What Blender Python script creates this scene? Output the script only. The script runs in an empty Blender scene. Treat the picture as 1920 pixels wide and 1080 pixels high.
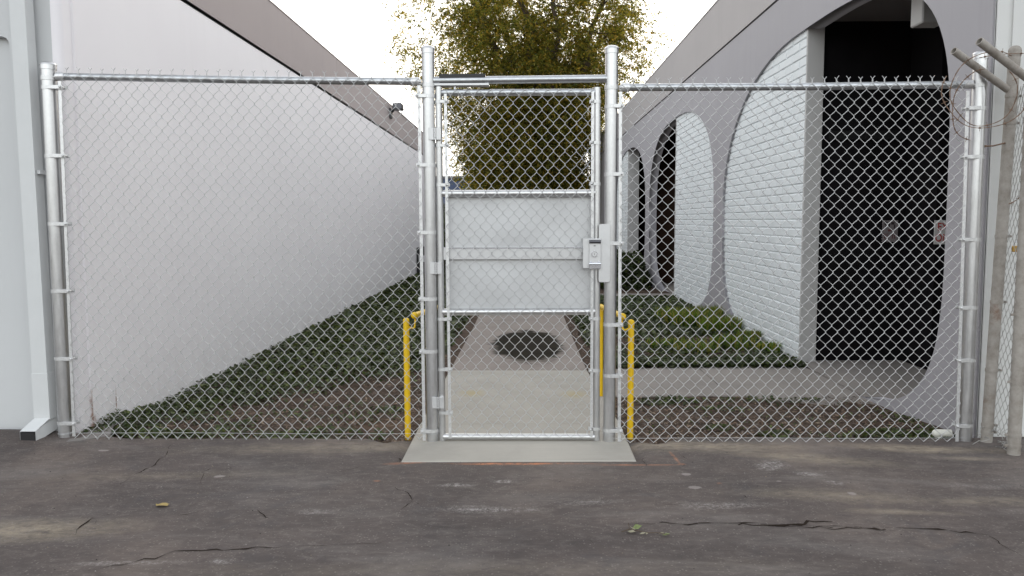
import bpy, math, random
import numpy as np
from mathutils import Vector, Matrix, noise

random.seed(7)
rng = np.random.default_rng(7)
scene = bpy.context.scene
COL = scene.collection

# ------------------------------------------------------------------ camera
CAMP = Vector((0.0, -4.92, 1.36))
FPX = 1500.0
cam_d = bpy.data.cameras.new("camera")
cam_d.lens = 36.0 * FPX / 1920.0
cam_d.sensor_width = 36.0
cam_d.clip_start = 0.05
cam_d.clip_end = 2000.0
cam = bpy.data.objects.new("camera", cam_d)
COL.objects.link(cam)
ROT = (Matrix.Rotation(math.radians(0.95), 3, 'Z')
       @ Matrix.Rotation(math.radians(90 - 4.84), 3, 'X')
       @ Matrix.Rotation(math.radians(-0.22), 3, 'Z'))
cam.matrix_world = Matrix.Translation(CAMP) @ ROT.to_4x4()
scene.camera = cam

# ------------------------------------------------------------------ light
SUN_AZ, SUN_EL = 7.0, 8.0          # degrees right of +Y, above horizon
world = bpy.data.worlds.new("World")
scene.world = world
world.use_nodes = True
wn, wl = world.node_tree.nodes, world.node_tree.links
wn.clear()
sky = wn.new("ShaderNodeTexSky")
sky.sky_type = 'NISHITA'
sky.sun_disc = False
sky.sun_elevation = math.radians(SUN_EL)
sky.sun_rotation = math.radians(SUN_AZ)
sky.air_density = 1.0
sky.dust_density = 4.0
sky.ozone_density = 1.0
hsv = wn.new("ShaderNodeHueSaturation")
hsv.inputs["Saturation"].default_value = 0.20
bg = wn.new("ShaderNodeBackground")
bg.inputs["Strength"].default_value = 0.15
wo = wn.new("ShaderNodeOutputWorld")
wl.new(sky.outputs[0], hsv.inputs["Color"])
# added cap on sky brightness, evens out the glow round the low sun
sky_cap = wn.new("ShaderNodeVectorMath"); sky_cap.operation = 'MINIMUM'
sky_cap.inputs[1].default_value = (3.3, 3.15, 2.9)
wl.new(hsv.outputs[0], sky_cap.inputs[0])
wl.new(sky_cap.outputs[0], bg.inputs["Color"])
wl.new(bg.outputs[0], wo.inputs["Surface"])

sun_d = bpy.data.lights.new("sun", 'SUN')
sun_d.energy = 0.5
sun_d.angle = math.radians(12)
sun_d.color = (1.0, 0.84, 0.62)
sun = bpy.data.objects.new("sun", sun_d)
COL.objects.link(sun)
az, el = math.radians(SUN_AZ), math.radians(SUN_EL)
to_sun = Vector((math.sin(az) * math.cos(el), math.cos(az) * math.cos(el), math.sin(el)))
sun.rotation_euler = (-to_sun).to_track_quat('-Z', 'Y').to_euler()
sun.location = (6, 20, 20)

scene.view_settings.view_transform = 'Standard'
scene.view_settings.look = 'None'
scene.view_settings.gamma = 1.0
scene.view_settings.use_curve_mapping = False
scene.view_settings.exposure = 2.72

# ------------------------------------------------------------------ pixel -> world survey helpers
def ray(px, py):
    return (ROT @ Vector(((px - 960) / FPX, (540 - py) / FPX, -1.0))).normalized()
def atY(px, py, Y):
    r = ray(px, py); t = (Y - CAMP.y) / r.y
    return CAMP + r * t
def atZ(px, py, Z):
    r = ray(px, py); t = (Z - CAMP.z) / r.z
    return CAMP + r * t
def atX(px, py, X):
    r = ray(px, py); t = (X - CAMP.x) / r.x
    return CAMP + r * t

# ------------------------------------------------------------------ object helpers
def tag(o, label=None, cat=None, group=None, kind=None):
    if label: o["label"] = label
    if cat: o["category"] = cat
    if group: o["group"] = group
    if kind: o["kind"] = kind
    return o
def empty(name, loc=(0, 0, 0)):
    o = bpy.data.objects.new(name, None)
    o.location = loc
    o.empty_display_size = 0.1
    COL.objects.link(o)
    return o
def obj(name, me, mat=None, parent=None, smooth=False):
    o = bpy.data.objects.new(name, me)
    COL.objects.link(o)
    if mat is not None:
        if isinstance(mat, (list, tuple)):
            for m in mat: me.materials.append(m)
        elif not me.materials:
            me.materials.append(mat)
    if smooth:
        me.shade_smooth() if hasattr(me, "shade_smooth") else None
    if parent is not None:
        o.parent = parent
        o.matrix_parent_inverse = Matrix.Translation(parent.location).inverted() if parent.parent is None else \
            Matrix.Translation(parent_world(parent)).inverted()
    return o
def parent_world(p):
    v = Vector(p.location)
    q = p.parent
    if q is not None and p.type == 'EMPTY':
        pass
    return v
# all geometry is built in world coordinates; things that are Empties sit at their base and
# their parts carry the inverse of that offset, so every part keeps an identity world matrix
def pmesh(name, V, F, mats=None, idx=None):
    me = bpy.data.meshes.new(name)
    V = np.asarray(V, dtype=np.float32)
    if isinstance(F, np.ndarray):
        n, k = F.shape
        me.vertices.add(len(V)); me.vertices.foreach_set("co", V.ravel())
        me.loops.add(n * k); me.loops.foreach_set("vertex_index", F.ravel().astype(np.int32))
        me.polygons.add(n)
        me.polygons.foreach_set("loop_start", np.arange(0, n * k, k, dtype=np.int32))
        try: me.polygons.foreach_set("loop_total", np.full(n, k, dtype=np.int32))
        except Exception: pass
    else:
        me.from_pydata([tuple(map(float, v)) for v in V], [], F)
        n = len(F)
    if mats:
        for m in mats: me.materials.append(m)
    if idx is not None:
        me.polygons.foreach_set("material_index", np.asarray(idx, dtype=np.int32))
    me.update(calc_edges=True)
    return me

class MB:
    """collects shapes into one mesh"""
    def __init__(s): s.v = []; s.f = []; s.sm = []
    def add(s, V, F, smooth=False):
        b = len(s.v)
        s.v += [tuple(p) for p in V]
        s.f += [tuple(i + b for i in f) for f in F]
        s.sm += [smooth] * len(F)
        return s
    def box(s, a, b):
        x0, x1 = sorted((a[0], b[0])); y0, y1 = sorted((a[1], b[1])); z0, z1 = sorted((a[2], b[2]))
        V = [(x0,y0,z0),(x1,y0,z0),(x1,y1,z0),(x0,y1,z0),(x0,y0,z1),(x1,y0,z1),(x1,y1,z1),(x0,y1,z1)]
        F = [(0,3,2,1),(4,5,6,7),(0,1,5,4),(1,2,6,5),(2,3,7,6),(3,0,4,7)]
        return s.add(V, F)
    def rbox(s, a, b, r=0.004):
        """box with chamfered edges"""
        lo = [min(a[i], b[i]) for i in range(3)]; hi = [max(a[i], b[i]) for i in range(3)]
        r = min([r] + [(hi[i] - lo[i]) * .45 for i in range(3)])
        import itertools
        V = []; ids = {}
        for c in itertools.product((0, 1), repeat=3):
            for ax in range(3):
                p = [0, 0, 0]
                for i in range(3):
                    e = lo[i] if c[i] == 0 else hi[i]
                    p[i] = e if i == ax else (e + r if c[i] == 0 else e - r)
                ids[(c, ax)] = len(V); V.append(tuple(p))
        F = []
        ctr = [(lo[i] + hi[i]) / 2 for i in range(3)]
        def face(ii):
            P = [Vector(V[i]) for i in ii]
            n = (P[1] - P[0]).cross(P[2] - P[0]); m = sum(P, Vector()) / len(P) - Vector(ctr)
            F.append(tuple(ii) if n.dot(m) > 0 else tuple(reversed(ii)))
        for ax in range(3):
            o = [i for i in range(3) if i != ax]
            for side in (0, 1):
                q = []
                for (u, w) in ((0,0),(1,0),(1,1),(0,1)):
                    c = [0,0,0]; c[ax] = side; c[o[0]] = u; c[o[1]] = w
                    q.append(ids[(tuple(c), ax)])
                face(q)
            for (u, w) in ((0,0),(1,0),(1,1),(0,1)):
                c0 = [0,0,0]; c0[o[0]] = u; c0[o[1]] = w; c1 = list(c0); c0[ax] = 0; c1[ax] = 1
                c0 = tuple(c0); c1 = tuple(c1)
                face([ids[(c0, o[0])], ids[(c0, o[1])], ids[(c1, o[1])], ids[(c1, o[0])]])
        for c in itertools.product((0, 1), repeat=3):
            face([ids[(c, 0)], ids[(c, 1)], ids[(c, 2)]])
        return s.add(V, F)
    def tube(s, pts, r, n=12, cap=True, smooth=True):
        P = [Vector(p) for p in pts]
        R = r if isinstance(r, (list, tuple)) else [r] * len(P)
        t0 = (P[1] - P[0]).normalized()
        ref = Vector((0, 0, 1)) if abs(t0.z) < .9 else Vector((0, 1, 0))
        N = (ref - t0 * ref.dot(t0)).normalized()
        V = []; F = []
        for i, p in enumerate(P):
            if i == 0: t = t0
            elif i == len(P) - 1: t = (P[i] - P[i-1]).normalized()
            else:
                a = (P[i] - P[i-1]); b = (P[i+1] - P[i])
                t = ((a.normalized() if a.length > 1e-9 else t0) + (b.normalized() if b.length > 1e-9 else t0)).normalized()
            N = (N - t * N.dot(t))
            N = N.normalized() if N.length > 1e-6 else t.orthogonal().normalized()
            B = t.cross(N)
            for k in range(n):
                a = 2 * math.pi * k / n
                V.append(p + (N * math.cos(a) + B * math.sin(a)) * R[i])
        for i in range(len(P) - 1):
            for k in range(n):
                k2 = (k + 1) % n
                F.append((i*n + k, i*n + k2, (i+1)*n + k2, (i+1)*n + k))
        s.add(V, F, smooth)
        if cap:
            s.add([V[k] for k in range(n)], [tuple(reversed(range(n)))])
            m = (len(P) - 1) * n
            s.add([V[m + k] for k in range(n)], [tuple(range(n))])
        return s
    def ball(s, c, r, n=12, sz=1.0):
        V = []; F = []
        m = n // 2
        for i in range(m + 1):
            th = math.pi * i / m
            for k in range(n):
                a = 2 * math.pi * k / n
                V.append((c[0] + r*math.sin(th)*math.cos(a), c[1] + r*math.sin(th)*math.sin(a), c[2] + r*sz*math.cos(th)))
        for i in range(m):
            for k in range(n):
                k2 = (k + 1) % n
                F.append((i*n+k, (i+1)*n+k, (i+1)*n+k2, i*n+k2))
        return s.add(V, F, True)
    def dome(s, c, r, h, n=20, axis=None):
        """cap: short sleeve ring and low dome"""
        V = []; F = []
        prof = [(r, 0)] + [(r * math.cos(t), h * math.sin(t)) for t in np.linspace(.15, 1.5, 6)]
        for (q, z) in prof:
            for k in range(n):
                a = 2 * math.pi * k / n
                V.append((c[0] + q*math.cos(a), c[1] + q*math.sin(a), c[2] + z))
        for i in range(len(prof) - 1):
            for k in range(n):
                k2 = (k+1) % n
                F.append((i*n+k, i*n+k2, (i+1)*n+k2, (i+1)*n+k))
        F.append(tuple((len(prof)-1)*n + k for k in range(n)))
        return s.add(V, F, True)
    def build(s, name, mat, parent=None):
        me = bpy.data.meshes.new(name)
        me.from_pydata([tuple(v) for v in s.v], [], s.f)
        me.polygons.foreach_set("use_smooth", s.sm)
        me.update()
        return obj(name, me, mat, parent)

# ------------------------------------------------------------------ materials
def new_mat(name):
    m = bpy.data.materials.new(name)
    m.use_nodes = True
    nt = m.node_tree
    return m, nt, nt.nodes["Principled BSDF"]
def N(nt, t, **kw):
    n = nt.nodes.new(t)
    for k, v in kw.items(): setattr(n, k, v)
    return n
def coords(nt, scale=(1, 1, 1), kind='Object'):
    tc = N(nt, "ShaderNodeTexCoord"); mp = N(nt, "ShaderNodeMapping")
    mp.inputs["Scale"].default_value = scale
    nt.links.new(tc.outputs[kind], mp.inputs[0])
    return mp.outputs[0]
def noise_n(nt, vec, scale, detail=6, rough=.6, dist=0.0):
    n = N(nt, "ShaderNodeTexNoise")
    n.inputs["Scale"].default_value = scale; n.inputs["Detail"].default_value = detail
    n.inputs["Roughness"].default_value = rough; n.inputs["Distortion"].default_value = dist
    nt.links.new(vec, n.inputs["Vector"])
    return n.outputs["Fac"]
def ramp(nt, fac, stops):
    r = N(nt, "ShaderNodeValToRGB")
    e = r.color_ramp.elements
    while len(e) < len(stops): e.new(.5)
    for i, (p, c) in enumerate(stops):
        e[i].position = p; e[i].color = (c[0], c[1], c[2], 1) if hasattr(c, '__len__') else (c, c, c, 1)
    nt.links.new(fac, r.inputs[0])
    return r.outputs[0]
def mix(nt, fac, a, b, mode='MIX'):
    m = N(nt, "ShaderNodeMix", data_type='RGBA', blend_type=mode)
    def put(s, v):
        if isinstance(v, bpy.types.NodeSocket): nt.links.new(v, s)
        elif hasattr(v, '__len__'): s.default_value = (v[0], v[1], v[2], 1)
        else: s.default_value = v
    put(m.inputs[0], fac); put(m.inputs[6], a); put(m.inputs[7], b)
    return m.outputs[2]
def math_n(nt, op, a, b=None, c=None, clamp=False):
    m = N(nt, "ShaderNodeMath", operation=op); m.use_clamp = clamp
    for i, v in enumerate((a, b, c)):
        if v is None: continue
        if isinstance(v, bpy.types.NodeSocket): nt.links.new(v, m.inputs[i])
        else: m.inputs[i].default_value = v
    return m.outputs[0]
def bump(nt, bsdf, h, strength=.3, dist=.01):
    b = N(nt, "ShaderNodeBump")
    b.inputs["Strength"].default_value = strength; b.inputs["Distance"].default_value = dist
    nt.links.new(h, b.inputs["Height"]); nt.links.new(b.outputs[0], bsdf.inputs["Normal"])
def blob(nt, vec, cx, cy, rx, ry, rot=0.0, warp=0.35, nscale=3.0, soft=.35):
    """a stain: 1 inside an uneven ellipse on the ground, 0 outside"""
    mp = N(nt, "ShaderNodeMapping", vector_type='TEXTURE')
    mp.inputs["Location"].default_value = (cx, cy, 0)
    mp.inputs["Rotation"].default_value = (0, 0, math.radians(rot))
    mp.inputs["Scale"].default_value = (rx, ry, 1000)
    nt.links.new(vec, mp.inputs[0])
    ln = N(nt, "ShaderNodeVectorMath", operation='LENGTH')
    nt.links.new(mp.outputs[0], ln.inputs[0])
    nz = noise_n(nt, vec, nscale, 6, .65)
    d = math_n(nt, 'ADD', ln.outputs["Value"], math_n(nt, 'MULTIPLY', math_n(nt, 'SUBTRACT', nz, .5), warp * 4))
    mr = N(nt, "ShaderNodeMapRange"); mr.clamp = True
    mr.inputs["From Min"].default_value = 1.0; mr.inputs["From Max"].default_value = 1.0 - soft
    nt.links.new(d, mr.inputs["Value"])
    return mr.outputs[0]

def plain(name, col, rough=.6, metal=0.0, var=.06, nscale=8, bmp=0.0, bscale=60, spec=None):
    m, nt, b = new_mat(name)
    v = coords(nt)
    f = noise_n(nt, v, nscale, 5, .6)
    c1 = tuple(max(0, c * (1 - var)) for c in col); c2 = tuple(c * (1 + var) for c in col)
    nt.links.new(ramp(nt, f, [(.3, c1), (.7, c2)]), b.inputs["Base Color"])
    b.inputs["Roughness"].default_value = rough
    b.inputs["Metallic"].default_value = metal
    if spec is not None: b.inputs["Specular IOR Level"].default_value = spec
    if bmp: bump(nt, b, noise_n(nt, v, bscale, 4, .6), bmp, .004)
    return m

def galvanised(name, base=.52, rough=.36, metal=.85, streak=(14, 14, 2.2), tint=(1, 1.0, 1.01), var=.28):
    m, nt, b = new_mat(name)
    v = coords(nt, streak)
    f = noise_n(nt, v, 3.5, 8, .7, .3)
    v2 = coords(nt)
    g = noise_n(nt, v2, 55, 3, .6)
    lo = base * (1 - var); hi = base * (1 + var * .7)
    c = ramp(nt, f, [(.32, tuple(lo * t for t in tint)), (.68, tuple(hi * t for t in tint))])
    c = mix(nt, .25, c, ramp(nt, g, [(.35, (lo,) * 3), (.65, (hi,) * 3)]))
    nt.links.new(c, b.inputs["Base Color"])
    b.inputs["Metallic"].default_value = metal
    rr = N(nt, "ShaderNodeMapRange")
    rr.inputs["To Min"].default_value = rough - .08; rr.inputs["To Max"].default_value = rough + .14
    nt.links.new(f, rr.inputs["Value"]); nt.links.new(rr.outputs[0], b.inputs["Roughness"])
    bump(nt, b, g, .08, .002)
    return m

M = {}
M['pipe'] = galvanised("galvanised_pipe", .58, .30, .92, var=.13)
M['pipe_h'] = galvanised("galvanised_rail", .50, .32, .9, (2.2, 14, 14), (.96, 1.0, 1.04))
M['gatepipe'] = galvanised("gate_frame_tube", .60, .32, .88, (10, 10, 2), (1, 1, 1), .12)
M['wire'] = galvanised("galvanised_wire", .53, .42, .55, (6, 6, 6), (1, 1, 1.0), .10)
M['band'] = galvanised("galvanised_band", .66, .38, .7, (20, 20, 20), (1, 1, 1), .18)
M['plate'] = galvanised("lock_plate_steel", .60, .40, .6, (5, 5, 5), (1, 1, 1.01), .06)
M['sheet'] = galvanised("gate_sheet_metal", .58, .42, .45, (1.6, 1.6, 1.6), (.99, 1.0, 1.015), .05)
M['shiny'] = plain("polished_steel", (.75, .77, .82), .18, 1.0, .03)
M['darksteel'] = plain("dark_steel", (.10, .10, .11), .35, .8, .1)
M['oldpipe'] = None
def yellow_paint():
    m, nt, b = new_mat("yellow_rail_paint")
    v = coords(nt)
    c = ramp(nt, noise_n(nt, v, 9, 6, .7), [(.3, (.74, .46, .004)), (.7, (.86, .56, .006))])
    d = noise_n(nt, coords(nt, (20, 20, 6)), 2.2, 8, .8)
    c = mix(nt, ramp(nt, d, [(.56, 0), (.72, .55)]), c, (.42, .29, .06))
    ch = noise_n(nt, v, 42, 5, .7)
    k = ramp(nt, ch, [(.66, 0), (.69, 1)])
    c = mix(nt, math_n(nt, 'MULTIPLY', k, .8), c, (.16, .10, .05))
    nt.links.new(c, b.inputs["Base Color"]); b.inputs["Roughness"].default_value = .45
    bump(nt, b, mix(nt, .5, k, d), .3, .002)
    return m
M['yellow'] = yellow_paint()
M['pvc'] = plain("white_pvc", (.70, .69, .62), .4)
M['black'] = plain("black_metal", (.012, .012, .013), .5)
M['brass'] = plain("padlock_brass", (.52, .32, .09), .35, .8, .1)

def stucco(name, col, var=.035, stain=0.0, bs=.25, bscale=140, rough=.8):
    m, nt, b = new_mat(name)
    v = coords(nt)
    f = noise_n(nt, v, 1.1, 6, .62)
    c = ramp(nt, f, [(.3, tuple(x * (1 - var) for x in col)), (.7, tuple(x * (1 + var) for x in col))])
    vs = coords(nt, (3.5, 3.5, .35))
    s = noise_n(nt, vs, 2.0, 6, .7)
    c = mix(nt, math_n(nt, 'MULTIPLY', ramp(nt, s, [(.55, 0), (.8, 1)]), stain), c, tuple(x * .62 for x in col))
    nt.links.new(c, b.inputs["Base Color"])
    b.inputs["Roughness"].default_value = rough
    h = mix(nt, .5, noise_n(nt, v, bscale, 4, .7), noise_n(nt, v, 9, 3, .5))
    bump(nt, b, h, bs, .006)
    return m
M['wall_white'] = None
M['parapet_brown'] = stucco("brown_parapet_paint", (.375, .325, .318), .03, .2)
M['wall_front'] = stucco("cool_white_front_wall", (.555, .562, .565), .02, .08)
M['downspout'] = plain("painted_downspout", (.59, .60, .60), .5, 0, .02)
M['grey_skin'] = stucco("grey_arcade_paint", (.335, .322, .340), .03, .2, .18)
M['grey_band'] = stucco("grey_parapet_paint", (.375, .352, .35), .03, .2, .18)
M['brickpaint'] = stucco("white_painted_block", (.70, .73, .74), .035, .10, .30, 60)
M['jamb'] = stucco("pale_grey_jamb", (.47, .46, .45), .03, .2)
M['white_r'] = stucco("white_right_front_wall", (.60, .60, .585), .02, .15)
M['shadewall'] = plain("porch_wall_shade", (.008, .007, .008), .8, 0, .2, 3, spec=.1)  # near-black colour stands in for the deep shade inside the porch
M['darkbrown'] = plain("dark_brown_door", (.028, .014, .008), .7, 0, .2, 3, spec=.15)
M['soffit'] = stucco("porch_soffit", (.16, .145, .14), .03, .1)

# left side wall: white paint with dirt splash and rust near the ground
def wall_white():
    m, nt, b = new_mat("white_side_wall")
    v = coords(nt)
    f = noise_n(nt, v, .8, 6, .6)
    c = ramp(nt, f, [(.3, (.815, .785, .805)), (.7, (.845, .818, .835))])
    sep = N(nt, "ShaderNodeSeparateXYZ"); nt.links.new(v, sep.inputs[0])
    # splash dirt low on the wall
    low = N(nt, "ShaderNodeMapRange"); low.inputs["From Min"].default_value = .45; low.inputs["From Max"].default_value = -.15
    low.clamp = True
    nt.links.new(sep.outputs[2], low.inputs["Value"])
    d = math_n(nt, 'MULTIPLY', low.outputs[0], ramp(nt, noise_n(nt, v, 5, 8, .75), [(.42, 0), (.75, 1)]))
    c = mix(nt, math_n(nt, 'MULTIPLY', d, .38), c, (.40, .33, .28))
    # vertical run stains
    vs = coords(nt, (1, 5.0, .25))
    s = noise_n(nt, vs, 1.6, 6, .7)
    c = mix(nt, math_n(nt, 'MULTIPLY', ramp(nt, s, [(.55, 0), (.8, 1)]), .07), c, (.50, .48, .47))
    # rust streak at the foot of the joint
    for (yy, zz, ry, rz) in ((0.215, .09, .012, .16), (.23, -.02, .03, .10), (.52, .12, .008, .10)):
        mp = N(nt, "ShaderNodeMapping", vector_type='TEXTURE')
        mp.inputs["Location"].default_value = (0, yy, zz); mp.inputs["Scale"].default_value = (1000, ry, rz)
        nt.links.new(v, mp.inputs[0])
        ln = N(nt, "ShaderNodeVectorMath", operation='LENGTH'); nt.links.new(mp.outputs[0], ln.inputs[0])
        dd = math_n(nt, 'ADD', ln.outputs["Value"], math_n(nt, 'MULTIPLY', math_n(nt, 'SUBTRACT', noise_n(nt, v, 22, 6, .7), .5), 2.2))
        k = N(nt, "ShaderNodeMapRange"); k.clamp = True
        k.inputs["From Min"].default_value = 1.1; k.inputs["From Max"].default_value = .4
        nt.links.new(dd, k.inputs["Value"])
        c = mix(nt, math_n(nt, 'MULTIPLY', k.outputs[0], .85), c, (.22, .10, .05))
    nt.links.new(c, b.inputs["Base Color"])
    b.inputs["Roughness"].default_value = .7
    h = mix(nt, .5, noise_n(nt, v, 130, 4, .7), noise_n(nt, v, 5, 3, .5))
    bump(nt, b, h, .12, .006)
    return m
M['wall_white'] = wall_white()

def old_pipe():
    m, nt, b = new_mat("weathered_pipe")
    v = coords(nt)
    f = noise_n(nt, v, 9, 8, .7)
    c = ramp(nt, f, [(.3, (.20, .17, .145)), (.5, (.31, .285, .255)), (.75, (.42, .39, .36))])
    r = noise_n(nt, v, 4.2, 8, .75)
    c = mix(nt, ramp(nt, r, [(.60, 0), (.72, .8)]), c, (.19, .10, .06))
    nt.links.new(c, b.inputs["Base Color"])
    b.inputs["Roughness"].default_value = .75; b.inputs["Metallic"].default_value = .15
    bump(nt, b, f, .3, .003)
    return m
M['oldpipe'] = old_pipe()
M['rustwire'] = plain("rusty_wire", (.20, .13, .09), .8, .2, .35, 30)
M['oldwire'] = plain("old_mesh_wire", (.36, .35, .33), .6, .3, .2, 20)

def asphalt():
    m, nt, b = new_mat("worn_asphalt")
    v = coords(nt)
    big = noise_n(nt, v, .9, 8, .62, .4)
    vs = coords(nt, (.7, 2.4, 1))
    strk = noise_n(nt, vs, 1.3, 8, .65, .6)
    fine = noise_n(nt, v, 240, 3, .7)
    c = ramp(nt, big, [(.32, (.052, .042, .040)), (.5, (.086, .069, .063)), (.68, (.142, .113, .098))])
    c = mix(nt, ramp(nt, strk, [(.5, 0), (.72, .7)]), c, (.165, .145, .135))
    c = mix(nt, ramp(nt, noise_n(nt, v, 2.3, 8, .7, .8), [(.56, 0), (.7, .5)]), c, (.058, .054, .057))
    # dry dirt washed along the fence and the low strip on the left
    tan = (.30, .25, .185)
    tmo = ramp(nt, noise_n(nt, coords(nt, (3, 6, 1)), 3.5, 10, .8, .4), [(.36, .08), (.58, 1)])
    for args, a in (((-2.25, -1.52, .62, .17, 6, .25, 3.4, .9), .75), ((1.62, -.42, .62, .13, -16, .3, 3, .8), .62), ((1.15, -.18, .7, .12, -4, .3, 3, .8), .7),
                    ((2.3, -.22, .60, .10, -8, .3, 3.3, .7), .75), ((2.55, -.42, .25, .05, -6, .3, 3.3, .7), .5), ((1.5, -1.05, .6, .12, -6, .3, 3, .9), .42), ((1.75, -1.27, .30, .05, -4, .3, 3, .9), .6),
                    ((2.3, -1.12, .7, .08, 3, .3, 3, .9), .35), ((-1.2, -.22, 1.0, .16, 4, .35, 2.5, .9), .42),
                    ((.9, -.20, .35, .16, 0, .3, 3, .8), .5), ((-.9, -.2, .25, .12, 4, .3, 3, .8), .35), ((-1.9, -.75, .8, .10, 4, .35, 2.5, .9), .22), ((-.2, -1.9, 1.6, .12, 2, .35, 2.5, .9), .15)):
        k = math_n(nt, 'MULTIPLY', blob(nt, v, *args), tmo)
        c = mix(nt, math_n(nt, 'MULTIPLY', k, min(1, a * 1.2)), c, tan)
    # mid scale mottling of the binder
    mo = noise_n(nt, coords(nt, (4, 7, 1)), 2.2, 12, .84, .6)
    c = mix(nt, ramp(nt, mo, [(.50, 0), (.66, .5)]), c, (.195, .168, .152))
    ag = N(nt, "ShaderNodeTexVoronoi"); ag.inputs["Scale"].default_value = 85; nt.links.new(v, ag.inputs["Vector"])
    sepc = N(nt, "ShaderNodeSeparateColor"); nt.links.new(ag.outputs["Color"], sepc.inputs[0])
    stone = math_n(nt, 'MULTIPLY', ramp(nt, sepc.outputs[0], [(.72, 0), (.95, 1)]), ramp(nt, ag.outputs["Distance"], [(.25, 1), (.45, 0)]))
    c = mix(nt, math_n(nt, 'MULTIPLY', stone, .42), c, (.27, .24, .22))
    c = mix(nt, ramp(nt, mo, [(.30, .75), (.47, 0)]), c, (.042, .037, .037))
    # pale scuffs / dried cement splashes
    speck = ramp(nt, noise_n(nt, v, 38, 8, .85), [(.48, 0), (.58, 1)])
    for args, a in (((1.36, -.56, .13, .10, 40, .3, 9, .7), .85), ((1.52, -.72, .08, .05, -20, .3, 9, .6), .7), ((1.60, -.86, .06, .04, -20, .3, 9, .6), .6),
                    ((-.36, -.90, .10, .04, 0, .35, 9, .6), .75), ((-.11, -.84, .07, .035, 0, .35, 9, .6), .7),
                    ((-.20, -1.25, .34, .06, 0, .3, 5, .8), .75), ((.30, -1.15, .28, .05, 6, .3, 5, .8), .42),
                    ((-.98, -1.28, .10, .05, 0, .3, 7, .8), .6), ((-1.22, -1.83, .07, .035, 0, .3, 9, .6), .65),
                    ((-1.6, -1.85, .30, .025, 3, .3, 9, .6), .45), ((.86, -1.2, .2, .08, 0, .3, 7, .8), .4), ((1.05, -1.18, .2, .05, 0, .3, 7, .8), .4), ((2.3, -.9, .3, .06, 0, .35, 6, .8), .25)):
        k = math_n(nt, 'MULTIPLY', blob(nt, v, *args), math_n(nt, 'MULTIPLY_ADD', speck, .9, .06))
        c = mix(nt, math_n(nt, 'MULTIPLY', k, a * .85), c, (.46, .43, .41))
    # single hard pale chips
    for (x, y, r1, r2, ro) in ((-1.64, -.76, .046, .026, 10), (.86, -.72, .035, .03, 0), (1.62, -1.02, .028, .03, 0),
                               (.86, -.93, .045, .035, 0), (1.32, -.83, .018, .012, 0), (-2.52, -.28, .05, .02, 0)):
        k = blob(nt, v, x, y, r1 * .8, r2 * .8, ro, .26, 26, .3)
        c = mix(nt, math_n(nt, 'MULTIPLY', k, .62), c, (.31, .275, .26))
    # faded orange survey paint in front of the gate and turning to the fence
    om = ramp(nt, noise_n(nt, v, 14, 7, .75), [(.36, 0), (.60, 1)])
    for args, a in (((-.02, -.532, .50, .022, 0, .10, 4, .9), .8), ((-.12, -.545, .32, .020, 0, .12, 8, .9), .7), ((.62, -.555, .27, .014, 0, .12, 6, .9), .62),
                    ((-.66, -.52, .17, .03, 12, .12, 6, .9), .42), ((.855, -.42, .014, .14, 4, .12, 6, .9), .5),
                    ((.87, -.545, .03, .02, 0, .1, 9, .9), .8), ((-.78, -.84, .025, .012, 0, .1, 9, .9), .6), ((1.0, -.87, .02, .02, 0, .1, 9, .9), .4)):
        k = math_n(nt, 'MULTIPLY', blob(nt, v, *args), om)
        c = mix(nt, math_n(nt, 'MULTIPLY', k, min(.9, a * 1.25)), c, (.60, .22, .085))
    c = mix(nt, ramp(nt, fine, [(.66, 0), (.78, .45)]), c, (.26, .24, .23))
    c = mix(nt, ramp(nt, fine, [(.20, .45), (.34, 0)]), c, (.02, .02, .02))
    nt.links.new(c, b.inputs["Base Color"])
    rr = N(nt, "ShaderNodeMapRange"); rr.inputs["To Min"].default_value = .62; rr.inputs["To Max"].default_value = .95
    nt.links.new(big, rr.inputs["Value"]); nt.links.new(rr.outputs[0], b.inputs["Roughness"])
    b.inputs["Specular IOR Level"].default_value = .35
    h = mix(nt, .35, noise_n(nt, v, 160, 5, .8), noise_n(nt, v, 18, 6, .7))
    bump(nt, b, h, .40, .005)
    return m
M['asphalt'] = asphalt()

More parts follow.
